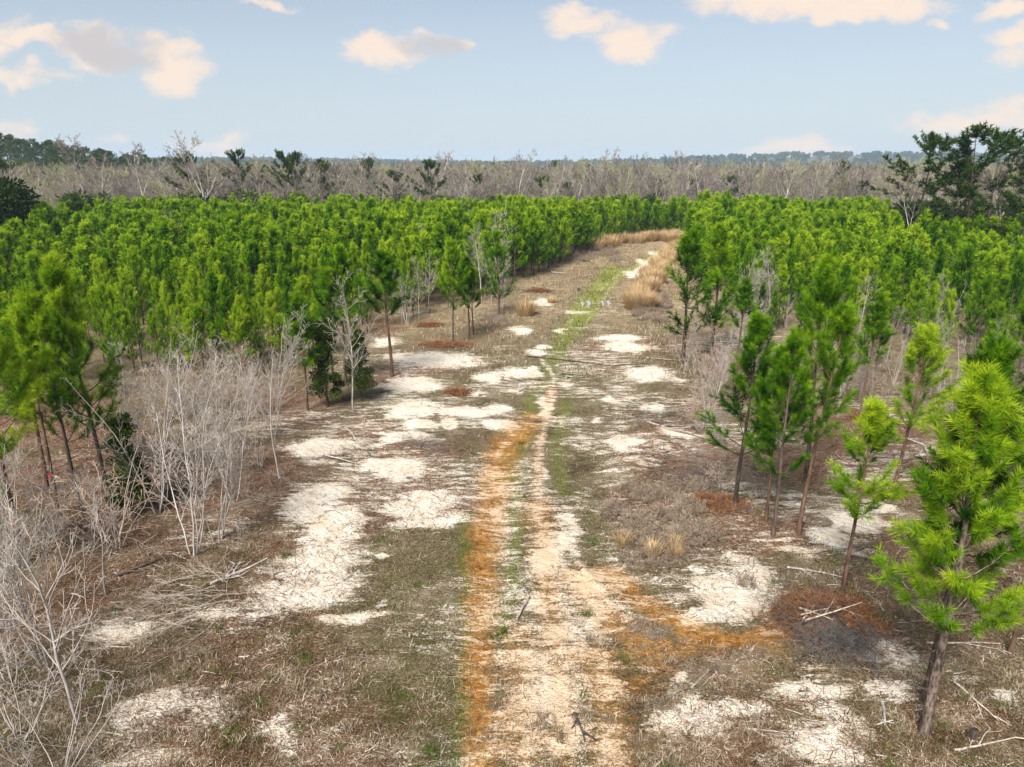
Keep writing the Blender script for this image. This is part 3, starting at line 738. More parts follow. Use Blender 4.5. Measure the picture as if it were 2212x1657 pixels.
# ------------------------------------------------------------------ bare trees
def grow(seed, h, r0, stems=1, spread=.25, kids=(9, 6, 4), ang=(.6, .7, .8), lr=(.45, .5, .5), wander=.10, trop=.10, start=.3, rmin=.006, levels=3, stem_r=.12, bendy=0.):
    r = random.Random(seed); out = []
    st = []
    for s in range(stems):
        a = r.uniform(0, 6.28); q = r.uniform(.2, 1) * stem_r if stems > 1 else 0
        t = spread * (r.uniform(.4, 1.2) if stems > 1 else r.uniform(0, .25))
        st.append(((math.cos(a) * q, math.sin(a) * q, -.15), vn((math.cos(a) * t, math.sin(a) * t, 1)), h * (r.uniform(.6, 1.0) if stems > 1 else 1.0), r0 * r.uniform(.6, 1.0 if stems > 1 else 1.01), 0))
    while st:
        p, d, L, rad, lv = st.pop()
        n = (10, 6, 4, 3)[min(lv, 3)]
        nk = kids[lv] if lv < len(kids) else 0
        if lv > 0: nk = max(1, int(nk * r.uniform(.6, 1.3)))
        sp = sorted(r.uniform(start if lv == 0 else .2, .97) for _ in range(nk)) if lv < levels else []
        ki = 0; az = r.uniform(0, 6.28)
        for i in range(n):
            f0, f1 = i / n, (i + 1) / n
            q = (p[0] + d[0] * L / n, p[1] + d[1] * L / n, p[2] + d[2] * L / n)
            ra = max(rad * (1 - f0 * .85), rmin); rb = max(rad * (1 - f1 * .85), rmin)
            out.append((lv, (*p, *q, ra, rb)))
            while ki < len(sp) and sp[ki] <= f1:
                ff = (sp[ki] - f0) * n; az += 2.4 + r.uniform(-.5, .5); ki += 1
                b = (p[0] + (q[0] - p[0]) * ff, p[1] + (q[1] - p[1]) * ff, p[2] + (q[2] - p[2]) * ff)
                a_ = ang[min(lv, len(ang) - 1)] * r.uniform(.7, 1.3)
                # perpendicular frame
                ux = vn((d[1] * 1 - d[2] * .3, d[2] * .1 - d[0] * 1, d[0] * .3 - d[1] * .1)) if abs(d[2]) < .95 else (1, 0, 0)
                vx = (d[1] * ux[2] - d[2] * ux[1], d[2] * ux[0] - d[0] * ux[2], d[0] * ux[1] - d[1] * ux[0])
                ca, sa = math.cos(az), math.sin(az); c_, s_ = math.cos(a_), math.sin(a_)
                nd = vn(tuple(d[m] * c_ + (ux[m] * ca + vx[m] * sa) * s_ for m in range(3)))
                tt = 1 - sp[ki - 1] * (.75 if lv == 0 else .5)
                st.append((b, nd, L * lr[min(lv, len(lr) - 1)] * tt * r.uniform(.6, 1.25), max(ra * .55, rmin), lv + 1))
            p = q
            w = wander * (1 + lv * .6)
            d = vn((d[0] + r.uniform(-w, w), d[1] + r.uniform(-w, w), d[2] + r.uniform(-w, w) * .6 + trop * (1 if lv else .4) - bendy * lv * .1))
    return out

def bare_meshes(segs, split, m_trunk, m_twig, k=5):
    A = [s for lv, s in segs if lv <= split]; B = [s for lv, s in segs if lv > split]
    V, F = tubes(A, k); trunk = mesh_np('trunk', V, F, m_trunk, smooth=True)
    V, F = tubes(B, 3); crown = mesh_np('crown', V, F, m_twig)
    return trunk, crown

S_SINGLE = [bare_meshes(grow(600 + i, 6.5, .055, 1, .1, (20, 7, 3), (.75, .7, .7), (.42, .5, .5), .11, .10, .25, .0055), 0, M_PALE, M_TWIG) for i in range(4)]
S_CLUMP = [bare_meshes(grow(640 + i, 6.2, .030, 5, .34, (12, 6, 3), (.6, .7, .7), (.38, .5, .5),   .14, .09, .25, .0045), 0, M_PALE, M_TWIG) for i in range(4)]
S_BUSH = [bare_meshes(grow(680 + i, 3.4, .018, 9, .75, (7, 5, 2), (.8, .9, .9), (.5, .5, .5), .16, .02, .15, .005, bendy=.6), 0, M_TWIG, M_TANTWIG if i % 2 else M_TWIG) for i in range(4)]
BARE_H = {'single': 6.5, 'clump': 6.0, 'bush': 3.2}
def put_bare(kind, i, x, y, h, label, group=None, rz=None, tilt=(0, 0), name='bare_sapling', cat='bare sapling', z=None):
    pr = {'single': S_SINGLE, 'clump': S_CLUMP, 'bush': S_BUSH}[kind][i % 4]
    s = h / BARE_H[kind]
    e = thing(name, x, y, rr.uniform(0, 6.28) if rz is None else rz, s, tilt, z)
    link('trunk' if kind == 'single' else 'stems', pr[0], e); link('crown' if kind != 'bush' else 'twigs', pr[1], e)
    return tag(e, label, cat, group)
def bare_at(kind, i, base, ty, label, group=None, **kw):
    x, y = gp(*base)
    return put_bare(kind, i, x, y, max(top_z(y, ty) - GZ(x, y), 1.2), label, group, **kw)

bare_at('single', 0, (168, 1562), 985, 'pale birch-like bare tree leaning left in the lower left foreground', tilt=(0, R(-5)))
bare_at('clump', 1, (105, 1440), 960, 'pale multi-stemmed bare sapling behind the leaning foreground tree', tilt=(0, R(-3)))
bare_at('bush', 0, (40, 1600), 1290, 'spreading pale brush at the lower left corner', name='bare_shrub', cat='bare shrub')
bare_at('bush', 2, (20, 1480), 1180, 'tangled pale brush on the left edge above the corner brush', name='bare_shrub', cat='bare shrub')
bare_at('bush', 0, (120, 1690), 1440, 'low pale brush cut by the bottom left of the picture', name='bare_shrub', cat='bare shrub')
bare_at('clump', 0, (415, 1200), 705, 'big pale multi-stemmed clump at the front of the left thicket')
bare_at('clump', 1, (470, 1168), 740, 'pale upright clump just right of the front thicket clump')
bare_at('clump', 2, (340, 1105), 680, 'pale tall clump at the left end of the thicket')
bare_at('clump', 3, (505, 1085), 760, 'pale clump at the right end of the thicket')
bare_at('clump', 2, (592, 942), 640, 'white multi-stemmed sapling clump right of the thicket')
bare_at('single', 1, (603, 1032), 760, 'thin white sapling in front of the white multi-stemmed clump', tilt=(0, R(-3)))
bare_at('single', 2, (763, 892), 588, 'single white slender sapling standing clear left of the track')
for i, (b, ty) in enumerate([((300, 1010), 720), ((440, 1000), 735), ((520, 980), 760), ((410, 940), 715), ((480, 930), 720), ((330, 930), 735), ((550, 900), 730)]):
    bare_at('clump', i, b, ty, 'pale grey bare sapling deep inside the left thicket', 'saplings inside the left thicket')
for i, (b, ty) in enumerate([((430, 900), 745), ((490, 880), 728), ((390, 880), 750), ((540, 960), 830), ((470, 1010), 850), ((350, 1060), 880), ((300, 1050), 900), ((560, 1010), 900), ((580, 900), 770), ((250, 940), 800)]):
    bare_at('bush', i * 2 + 1 if i % 3 else i, b, ty, 'tan and grey tangled brush filling the left thicket', 'brush filling the left thicket', name='bare_shrub', cat='bare shrub')
for i, (b, ty) in enumerate([((905, 690), 552), ((880, 700), 575), ((925, 676), 545), ((895, 668), 560), ((865, 682), 580)]):
    bare_at('clump' if i % 2 else 'single', i, b, ty, 'whitish bare sapling in the group behind the lone dark pine', 'white saplings behind the lone pine')
bare_at('single', 3, (1062, 662), 448, 'tallest white bare tree standing among pines left of track')
bare_at('single', 1, (1040, 655), 478, 'white bare tree just left of the tallest white one')
bare_at('clump', 0, (1085, 668), 560, 'short white clump at the foot of the tallest white bare tree')
for i, (b, ty, kd) in enumerate([((230, 1290), 1000, 'single'), ((60, 1330), 1010, 'clump'), ((140, 1230), 960, 'single'), ((20, 1200), 880, 'clump'), ((250, 1180), 900, 'bush'), ((90, 1180), 950, 'bush'), ((30, 1120), 840, 'clump')]):
    bare_at(kd, i + 1, b, ty, 'thin greyish leafless growth scattered along the left edge of the picture', 'leafless growth along the left edge', name='bare_sapling', cat='bare sapling')
for i, (b, ty, kd) in enumerate([((1930, 830), 690, 'clump'), ((2010, 850), 700, 'single'), ((2075, 860), 700, 'clump'), ((1780, 800), 670, 'clump'), ((1810, 900), 760, 'single'), ((2150, 880), 720, 'clump'), ((1700, 860), 720, 'single')]):
    bare_at(kd, i, b, ty, 'grey leafless sapling in the gaps of the right plantation front', 'leafless saplings in the right plantation front')
rb = [((1478, 800), 640, 'clump'), ((1505, 815), 690, 'bush'), ((1530, 905), 720, 'clump'), ((1512, 930), 790, 'bush'), ((1545, 865), 700, 'clump'), ((1600, 770), 560, 'clump'), ((1575, 735), 515, 'clump'), ((1620, 760), 600, 'clump'),
      ((1640, 800), 680, 'single'), ((1650, 905), 700, 'clump'), ((1555, 960), 850, 'bush'), ((1560, 800), 690, 'bush'), ((1600, 840), 740, 'bush')]
for i, (b, ty, kd) in enumerate(rb):
    bare_at(kd, i, b, ty, 'grey leafless brush' + (' shrub' if kd == 'bush' else ' sapling') + ' along the right side of the track beside dark pines', 'grey leafless ' + ('shrubs' if kd == 'bush' else 'saplings') + ' along the right side', name='bare_shrub' if kd == 'bush' else 'bare_sapling', cat='bare shrub' if kd == 'bush' else 'bare sapling')
bare_at('clump', 3, (2112, 905), 655, 'pale twiggy clump between pines at the right edge')
bare_at('clump', 1, (1860, 870), 690, 'grey twiggy clump left of the yellow green pine on the right')
for i, (b, ty, kd) in enumerate([((1830, 850), 730, 'bush'), ((1885, 880), 760, 'bush'), ((2060, 900), 790, 'bush'), ((2130, 930), 830, 'bush'), ((2030, 870), 730, 'clump'), ((1700, 920), 800, 'bush'), ((1990, 900), 820, 'bush')]):
    bare_at(kd, i, b, ty, 'grey brown tangled brush under the right plantation edge', 'brush under the right plantation edge', name='bare_shrub', cat='bare shrub')
bare_at('bush', 1, (1560, 1055), 930, 'low grey brush in front of the leftmost right foreground pine', name='bare_shrub', cat='bare shrub')
bare_at('bush', 3, (1640, 1075), 960, 'grey twiggy brush between the trunks of the right foreground group', name='bare_shrub', cat='bare shrub')
# bare tops poking out of the plantation
pk = [c for c in cand if c[0] > 38 and c[0] < 115]; pr_ = [c for c in cand if c[0] < 58 and c[3] == 'right']
for k in range(84):
    d, x, y, side = rr.choice(pk if k < 48 else pr_)
    put_bare('single' if k % 3 else 'clump', k, x + 1.1, y + .9, pine_h(x, y) * rr.uniform(.9, 1.12), f'whitish bare sapling poking up among the plantation pines {side} of the track', f'bare saplings among the pines {side} of the track')

# ------------------------------------------------------------------ the grey wood behind
HW = []
for i in range(7):
    pale = [M_GREYBARK, M_GREYBARK, M_PALE, M_GREYBARK, M_DARKBARK, M_GREYBARK, M_PALE][i]
    tw = [M_GREYTWIG, M_GREYTWIG, M_GREYTWIG, M_OLIVETWIG, M_GREYTWIG, M_GREYTWIG, M_OLIVETWIG][i]
    HW.append(bare_meshes(grow(700 + i, 12, .17, 1, .2, (10, 7, 6, 3), (.55, .55, .65, .7), (.66, .56, .5, .5), .14, .055, .2 if i not in (5, 3) else .36, .018, levels=4, stem_r=0), 1, pale, tw, 5))
HWC = [bare_meshes(grow(760 + i, 12, .16, 1, .2, (10, 8, 6), (.55, .6, .7), (.64, .55, .5), .13, .06, .15, .03, levels=3), 0, M_GREYBARK, M_GREYTWIG if i % 3 else M_OLIVETWIG, 3) for i in range(5)]
def put_hw(i, x, y, h, label, group=None, tilt=(0, 0), cat='bare tree'):
    e = thing('bare_tree', x, y, rr.uniform(0, 6.28), h / 12.0, tilt, z=float(ground_z(x, y)) - .1)
    link('trunk', HW[i][0], e); link('crown', HW[i][1], e)
    return tag(e, label, cat, group)

def hw_edge(px):     # distance of the wood's front edge at a column of the view
    xs = [-400, 60, 180, 260, 1000, 1400, 1500, 1880, 1930, 2700]
    ys = [86, 96, 112, 126, 136, 152, 166, 172, 92, 84]
    return float(np.interp(px, xs, ys))
hwc = []
for j in range(46):
    for i in range(-50, 51):
        y = 84 + j * 4.6 + rr.uniform(-1.8, 1.8); x = i * 4.4 + rr.uniform(-1.8, 1.8)
        if abs(x) > .80 * y + 3: continue
        px = 1106 + x / (y * CT + H * ST) * FP
        e = hw_edge(px)
        if y < e: continue
        if 1930 < px and y < 120 and rr.random() < .4: continue
        hwc.append((y - e, x, y, px))
hwc.sort()
hw_special = [(450, 128, 303, 0, 'tall grey bare tree rising above the wood left of centre'), (215, 125, 318, 2, 'forked pale bare tree above the wood at far left'), (330, 127, 334, 2, 'pale crooked bare tree with bent limbs in the left wood'),
 (860, 133, 368, 4, 'black gnarled spreading bare tree at the wood edge'), (1115, 150, 338, 0, 'slim dark bare tree rising above the wood near the centre'), (1080, 152, 346, 4, 'second slim bare tree left of the central tall one'),
 (1283, 158, 332, 5, 'tall fan-shaped bare tree above the wood right of centre'), (1468, 165, 348, 5, 'bare tree just above the canopy above the end of the track'), (1480, 160, 410, 4, 'small black crooked bare tree at the wood edge over the track end'),
 (1690, 172, 372, 2, 'pale forked bare tree at the edge of the right wood'), (2105, 82, 345, 2, 'leaning pale bare trunk among the tall right pines'), (2180, 78, 375, 2, 'pale leaning bare tree at the far right edge'), (1985, 86, 395, 2, 'pale slanting bare trunk left below the tall right pines')]
for px, Y, ty, i, lab in hw_special:
    x = at_dist(px, Y); put_hw(i, x, Y, top_z(Y, ty) - float(ground_z(x, Y)), lab, None, (0, R(rr.uniform(-5, 5)) if px < 1950 else R(10)))
for k in range(34):
    px = 230 + k * 49 + rr.uniform(-20, 20); Y = hw_edge(px) + rr.uniform(4, 45); x = at_dist(px, Y)
    side = 'left part of the' if px < 740 else ('middle part of the' if px < 1480 else 'right part of the')
    put_hw(rr.choice([0, 5, 5, 2, 3]), x, Y, top_z(Y, rr.uniform(343, 356)) - float(ground_z(x, Y)), f'taller leafless tree standing out above the front {side} wood', f'taller leafless trees above the {side} wood', (R(rr.uniform(-3, 3)), R(rr.uniform(-3, 3))))
n_hw = 300 - len(hw_special) - 34
pts = []
for k, (q, x, y, px) in enumerate(hwc):
    gz = float(ground_z(x, y))
    h = 10.9 - gz + 2.2 * (float(fbm(np.array([x / 18]), np.array([y / 18]), 77, 2)[0]) - .5) + rr.uniform(-3.2, 1.1)
    if q < 6: h -= rr.uniform(0, 3.)
    if k < n_hw:
        side = 'left part of the' if px < 740 else ('middle part of the' if px < 1480 else 'right part of the')
        put_hw(rr.choice([0, 1, 0, 1, 2, 3, 4, 5, 6]), x, y, h, f'grey leafless tree in the front {side} wood behind the plantation', f'leafless trees in the front {side} wood', (R(rr.uniform(-4, 4)), R(rr.uniform(-4, 4))))
    else: pts.append((x, y, gz - .1, rr.uniform(0, 6.28), h / 12.0))
for k in range(1500):
    y = 290 * (1200 / 290) ** rr.random(); x = rr.uniform(-.8, .8) * y
    if x < -.5 * y and y < 480: continue
    gz = float(ground_z(x, y))
    pts.append((x, y, gz, rr.uniform(0, 6.28), (10.6 - gz if gz < 0 else 12 + rr.uniform(-2, 1)) / 12 * rr.uniform(.85, 1.05)))
instancer('distant_leafless_wood', [joined('leafless_tree', p) for p in HWC], pts, 'grey leafless wood stretching away behind the front trees', 'wood')

# mature pines with bare boles and clumped crowns
MP = [make_pine(800 + i, 16, cb, 4.0, 17, .42, .10, .85, 8, 8, k=6, keep=.8, r0=.21, droop=.42, topw=.75, leaf=M_OLDPINE, bark=M_PBARK, shoot_len=.75) for i, cb in enumerate([.50, .58, .45, .42])]
def mature(px, Y, ty, i, label, group=None, wide=1.0, tilt=(0, 0), sun=1.0):
    x = at_dist(px, Y); gz = float(ground_z(x, Y)); h = top_z(Y, ty) - gz
    s = h / 16.0
    e = thing('mature_pine', x, Y, rr.uniform(0, 6.28), (s * wide, s * wide, s), tilt, z=gz - .1)
    link('trunk', MP[i][0], e); c = link('crown', MP[i][1], e); c.color = (sun, 1, 1, 1)
    return tag(e, label, 'pine tree', group)
mature(1955, 88, 292, 1, 'tall open-crowned pine, leftmost of the tall pines on the right', None, 1.0, (0, R(7)))
mature(2085, 80, 276, 0, 'tallest broad-crowned dark pine in the right background', None, 1.15, (0, R(8)))
mature(2035, 83, 352, 2, 'shorter dark pine between the two tallest right background pines', None, .9, (0, R(2)))
mature(2120, 84, 285, 1, 'tall pine just right of the tallest right background pine', None, 1.1, (0, R(8)))
mature(2205, 80, 278, 0, 'tall pine cut by the right edge in the background', None, 1.0, (0, R(6)))
mature(2190, 74, 372, 2, 'lower spreading dark pine near the right edge in the background', None, 1.3, (0, R(5)))
mature(2060, 95, 400, 3, 'small dark pine behind the tall right pines', None, 1.1)
mature(2150, 92, 420, 3, 'dark bushy pine low behind the tall right pines', None, 1.3)
for px, Y, ty, i, w, lab in [(428, 138, 332, 2, .8, 'dark pine beside the tall grey bare tree left of centre'), (533, 140, 326, 1, .8, 'flat-topped dark pine above the left wood'), (622, 139, 330, 0, .8, 'broad dark pine above the left wood, wider of a close pair'),
        (648, 142, 331, 1, .7, 'dark pine forming the right half of a close pair above the left wood'), (703, 140, 347, 2, .7, 'smaller dark pine right of the close pair'), (805, 165, 344, 2, .6, 'far dark pine just above the wood left of centre'),
        (935, 138, 347, 1, .75, 'lone dark pine with bare bole left of the track line'), (30, 118, 345, 2, .9, 'dark pine at far left in front of the hill'), (1805, 190, 350, 2, .7, 'tiered dark pine in the right wood'), (1615, 205, 388, 3, .8, 'small dark pine in the right wood left of the tiered pine'),
        (1195, 240, 350, 3, .7, 'distant dark pine crown in the central wood'), (1850, 185, 400, 3, .8, 'low dark pine right of the tiered pine')]:
    mature(px, Y, ty, i, lab, None, w)
for k in range(16):
    px = rr.uniform(260, 1880); Y = hw_edge(px) + rr.uniform(3, 60)
    mature(px, Y, rr.uniform(368, 400), rr.choice([1, 2, 3]), 'small dark green pine crown scattered among the grey bare trees', 'pines scattered through the grey wood', rr.uniform(.7, 1.0))
# hill wood on the left
hl = []
for k in range(900):
    x = rr.uniform(-420, -90); y = rr.uniform(170, 420)
    g = float(22.8 * math.exp(-(((x + 278) / 116) ** 2 + ((y - 300) / 105) ** 2)))
    if g < 4.5 or abs(x) > .85 * y: continue
    if all((x - a) ** 2 + (y - b) ** 2 > 13 for a, b in hl): hl.append((x, y))
hl.sort(key=lambda p: p[1])
for x, y in hl[:230]:
    gz = float(ground_z(x, y)); s = rr.uniform(10.5, 14) / 16
    e = thing('mature_pine', x, y, rr.uniform(0, 6.28), (s * 1.1, s * 1.1, s), (0, R(rr.uniform(-3, 3))), z=gz - .1)
    i = rr.choice([2, 3]); link('trunk', MP[i][0], e); link('crown', MP[i][1], e).color = (1.05, 1, 1, 1)
    tag(e, 'dark green pine of the wooded hill at far left', 'pine tree', 'pines on the far left hill')

# evergreen shrubs and cedars
def leafy(seed, h, rx, n, size, mat, cone=.0, clumps=40, stem=True, ybot=.08):
    rng = np.random.default_rng(seed)
    cz = rng.random(clumps) ** .8
    rad = (1 - cone * cz) * np.sqrt(np.clip(1 - (cz - .42) ** 2 * (1.9 if cone < .5 else .4), .1, 1))
    a = rng.random(clumps) * 6.283; q = np.sqrt(rng.random(clumps)) * rx * rad * .85
    C = np.stack([np.cos(a) * q, np.sin(a) * q, (ybot + (1 - ybot) * cz) * h * .93], 1)
    k = rng.integers(0, clumps, n)
    cr = (.20 + .16 * rng.random(clumps)) * rx
    off = norm(rng.normal(size=(n, 3))) * (rng.random(n) ** .45 * cr[k])[:, None]; off[:, 2] *= .7
    p = C[k] + off
    d = norm(norm(off) + rng.normal(0, .5, (n, 3)) + np.array([0, 0, .3]))
    s = norm(np.cross(d, rng.normal(size=(n, 3))))
    L = size * (.7 + .6 * rng.random(n)); W = L * .42
    V = np.stack([p, p + d * (L * .5)[:, None] + s * (W * .5)[:, None], p + d * L[:, None], p + d * (L * .5)[:, None] - s * (W * .5)[:, None]], 1).reshape(-1, 3)
    F = np.arange(n)[:, None] * 4 + np.arange(4)[None, :]
    T = np.repeat(np.clip(rng.random(clumps)[k] * .7 + .3 * rng.random(n), 0, 1), 4)
    crown = mesh_np('crown', V, F, mat, {'tint': T})
    seg = [(0, 0, -.1, 0, 0, h * .9, .03 * h ** .5, .008)]
    for c in C[:16]: seg.append((0, 0, max(c[2] - .4 * rx, .05), *c, .012, .006))
    V, F = tubes(seg, 5)
    return mesh_np('trunk', V, F, M_PBARK, smooth=True), crown, h
CEDAR = [leafy(900 + i, 4.2, .95, 9000, .11, M_CEDAR, .75, 60, ybot=.16) for i in range(2)]
SHRUB = [leafy(910 + i, 3.5, 1.9, 2600, .32, M_SHRUB, .2, 34) for i in range(3)]
BIGCEDAR = leafy(920, 8.0, 3.6, 9000, .42, M_CEDAR, .6, 46, ybot=.05)
def put_leafy(pr, name, cat, x, y, h, label, group=None, wide=1.0, sun=1.0):
    s = h / pr[2]; e = thing(name, x, y, rr.uniform(0, 6.28), (s * wide, s * wide, s), z=GZ(x, y) if y < 90 else float(ground_z(x, y)))
    link('trunk', pr[0], e); link('crown', pr[1], e).color = (sun, 1, 1, 1)
    return tag(e, label, cat, group)
def leafy_at(pr, name, cat, base, ty, label, **kw):
    x, y = gp(*base); return put_leafy(pr, name, cat, x, y, top_z(y, ty) - GZ(x, y), label, **kw)
leafy_at(CEDAR[0], 'cedar', 'cedar', (708, 880), 690, 'small dark feathery cedar left of the single white sapling')
leafy_at(CEDAR[1], 'cedar', 'cedar', (781, 868), 705, 'olive green cedar directly behind the single white sapling', sun=1.1)
leafy_at(CEDAR[0], 'cedar', 'cedar', (291, 1112), 885, 'dark cedar hidden behind the left thicket')
for px, Y, ty, lab, w in [(45, 84, 378, 'large dark layered cedar at the far left edge of the plantation', 1.0), (95, 88, 430, 'lower dark cedar right of the large layered cedar', 1.0)]:
    x = at_dist(px, Y); put_leafy(BIGCEDAR, 'cedar', 'cedar', x, Y, top_z(Y, ty) - GZ(x, Y), lab, wide=w, sun=.95)
x = at_dist(183, 96); put_leafy(CEDAR[1], 'cedar', 'cedar', x, 96, top_z(96, 430), 'round olive cedar at the foot of the left wood', wide=1.5)
for k in range(120):
    px = rr.uniform(150, 1960) if k < 90 else rr.uniform(1930, 2230)
    Y = hw_edge(px) + rr.uniform(-1, 9); x = at_dist(px, Y)
    part = 'left' if px < 740 else ('middle' if px < 1480 else ('right' if px < 1930 else 'far right'))
    put_leafy(SHRUB[k % 3], 'evergreen_shrub', 'shrub', x, Y, rr.uniform(4.5, 8.0) if px < 1930 else rr.uniform(3, 8), f'dark evergreen shrub under the bare trees along the {part} wood edge', f'evergreen shrubs along the {part} wood edge', sun=rr.uniform(.8, 1.5), wide=rr.uniform(.7, 1.2))

# distant wooded hills
rngf = np.random.default_rng(12)
blob = [leafy(930 + i, 13, 6.0, 420, 2.6, M_FARTREE, .15, 16, ybot=.25) for i in range(3)]
pts = []
for k in range(5200):
    y = rr.uniform(900, 3000); x = rr.uniform(-.8, .8) * y
    gz = float(ground_z(x, y))
    if gz < 3.5 and rr.random() < .75: continue
    pts.append((x, y, gz - 1, rr.uniform(0, 6.28), rr.uniform(.75, 1.25)))
instancer('distant_hill_forest', [b[1] for b in blob], pts, 'blue green forest covering the distant low hills', 'forest')

# ------------------------------------------------------------------ straw grass
def straw(seed, n, h, r, m=None):
    rng = np.random.default_rng(seed)
    a = rng.random(n) * 6.283; q = np.sqrt(rng.random(n)) * r
    x, y = np.cos(a) * q, np.sin(a) * q
    el = 1.5 - .45 * rng.random(n) - .25 * q / r
    V, F, T = strips(rng, x, y, np.zeros(n) - .03, h * (.55 + .5 * rng.random(n)), .016 + .02 * rng.random(n), el, rng.random(n), .3, az=a + rng.normal(0, .5, n))
    return mesh_np('straw_grass', V, F, M_STRAW, {'tint': T})
STRAW = [straw(40 + i, 260, 1.35, .38) for i in range(3)]
def put_straw(x, y, h, label, group=None):
    o = link('straw_grass', STRAW[rr.randrange(3)]); o.location = (x, y, GZ(x, y)); o.rotation_euler[2] = rr.uniform(0, 6.28); s = h / 1.3; o.scale = (s, s, s)
    return tag(o, label, 'straw grass', group)
x, y = gp(1136, 682); put_straw(x, y, 1.9, 'lone tall straw coloured grass clump left of the track')
x, y = gp(1190, 655); put_straw(x, y, .9, 'small straw grass tuft just right of the lone tall straw clump')
def strip_pts(poly, n, jit):
    W = [gp(*p) for p in poly]; out = []
    for k in range(n):
        t = rr.random() * (len(W) - 1); i = min(int(t), len(W) - 2); f = t - i
        out.append((W[i][0] * (1 - f) + W[i + 1][0] * f + rr.uniform(-jit, jit), W[i][1] * (1 - f) + W[i + 1][1] * f + rr.uniform(-jit, jit) * 1.6))
    return out
for x, y in strip_pts([(1384, 668), (1392, 640), (1408, 612), (1425, 585), (1445, 560), (1462, 538)], 90, .75):
    put_straw(x, y, rr.uniform(1.3, 2.1), 'straw coloured grass clump in the strip along the right side of the track', 'straw clumps right of the track')
for x, y in strip_pts([(1275, 535), (1330, 527), (1400, 520), (1455, 514), (1462, 524)], 85, 1.2):
    put_straw(x, y, rr.uniform(1.4, 2.3), 'straw coloured grass clump in the row at the far end of the clearing', 'straw clumps at the far end of the clearing')
# grey weeds left of far track, weeds on the right mound
WEED = [None] * 3
for i in range(3):
    sg = grow(950 + i, .75, .009, 26, .9, (9, 5), (.8, .9), (.5, .5), .18, .05, .15, .005, levels=2, stem_r=.3)
    V, F = tubes([s for lv, s in sg], 3); rng = np.random.default_rng(i)
    WEED[i] = mesh_np('dry_weed', V, F, M_WEED, {'tint': np.repeat(rng.random(len(sg)), 6)})
def put_weed(x, y, h, label, group):
    o = link('dry_weed', WEED[rr.randrange(3)]); o.location = (x, y, GZ(x, y)); o.rotation_euler[2] = rr.uniform(0, 6.28); s = h / .7; o.scale = (s * 1.1, s * 1.1, s)
    return tag(o, label, 'dry weed', group)
for k in range(30):
    x, y = gp(1445 + rr.gauss(0, 55), 1165 + rr.gauss(0, 34)); put_weed(x, y, rr.uniform(.35, .85), 'brown dry weed on the mound right of the track in the foreground', 'dry weeds on the right mound')
for k in range(26):
    x, y = gp(1430 + rr.gauss(0, 50), 1080 + rr.gauss(0, 18)); put_weed(x, y, rr.uniform(.3, .55), 'dark dry weed on the debris heap behind the right mound', 'dry weeds behind the right mound')
for k in range(60):
    x, y = gp(rr.uniform(1230, 1340), rr.uniform(536, 566)); put_weed(x, y, rr.uniform(.5, 1.0), 'greyish dry weed left of the far track', 'dry weeds left of the far track')
for k in range(36):
    x, y = gp(rr.uniform(1375, 1440), rr.uniform(640, 700)); put_weed(x, y, rr.uniform(.4, .9), 'brown dry weed at the foot of the bushy right pines', 'dry weeds under the bushy right pines')
for k in range(44):
    t_ = rr.random(); px, py = rr.choice([(1440 + 180 * t_, 1480 - 65 * t_), (1420 + 260 * t_, 1530 - 130 * t_), (1340 + 100 * t_, 1330 + 55 * t_)])
    x, y = gp(px + rr.gauss(0, 8), py + rr.gauss(0, 6)); put_weed(x, y, rr.uniform(.12, .32), 'short dry weed on the churned soil ridge beside the curving ruts', 'short weeds on the churned soil ridges')
x, y = gp(1392, 1175)

for k in range(4):
    put_straw(x + rr.uniform(-.9, .9), y + rr.uniform(-.9, .9), rr.uniform(.5, .8), 'straw grass tuft on the left flank of the right foreground mound', 'straw tufts on the right mound')

# ------------------------------------------------------------------ dead wood
def branch_mesh(seed, L, r, forks, m, bend=.12):
    rd = random.Random(seed); segs = []
    def run(p, d, L, r, n, lv):
        for i in range(n):
            q = (p[0] + d[0] * L / n, p[1] + d[1] * L / n, max(p[2] + d[2] * L / n, r * .6))
            segs.append((*p, *q, r * (1 - i / n * .6), r * (1 - (i + 1) / n * .6)))
            if lv < 2 and rd.random() < forks / n:
                a = math.atan2(d[1], d[0]) + rd.choice([-1, 1]) * rd.uniform(.4, 1.0)
                run(q, (math.cos(a), math.sin(a), rd.uniform(0, .25)), L * rd.uniform(.25, .5), r * .55, 4, lv + 1)
            p = q; a = math.atan2(d[1], d[0]) + rd.uniform(-bend, bend); d = (math.cos(a), math.sin(a), rd.uniform(-.06, .06))
    run((-L / 2, 0, r), (1, 0, 0), L, r, 8, 0)
    V, F = tubes(segs, 6); return mesh_np('dead_branch', V, F, m, smooth=True)
def lay(p, q, r, forks, m, label, seed, name='fallen_branch', cat='branch', group=None):
    a, b = gp(*p), gp(*q); L = math.hypot(b[0] - a[0], b[1] - a[1])
    o = link(name, branch_mesh(seed, L, r, forks, m)); cx, cy = (a[0] + b[0]) / 2, (a[1] + b[1]) / 2
    za, zb = GZ(*a), GZ(*b)
    o.location = (cx, cy, max((za + zb) / 2, GZ(cx, cy)) + .015); o.rotation_euler = (0, -math.atan2(zb - za, L), math.atan2(b[1] - a[1], b[0] - a[0]))
    return tag(o, label, cat, group)
lay((455, 1268), (580, 1212), .05, 2.5, M_PALE, 'long pale forked branch lying on the litter left of the sand', 1)
lay((250, 1248), (360, 1215), .05, 1.5, M_DEADDK, 'dark weathered log on the litter below the left thicket', 2)
lay((350, 1345), (415, 1368), .032, 1.5, M_DEAD, 'short weathered stick on the left sandy patch edge', 3)
lay((545, 1558), (640, 1580), .022, 1.5, M_DEAD, 'thin stick lying in the grass at lower left', 4)
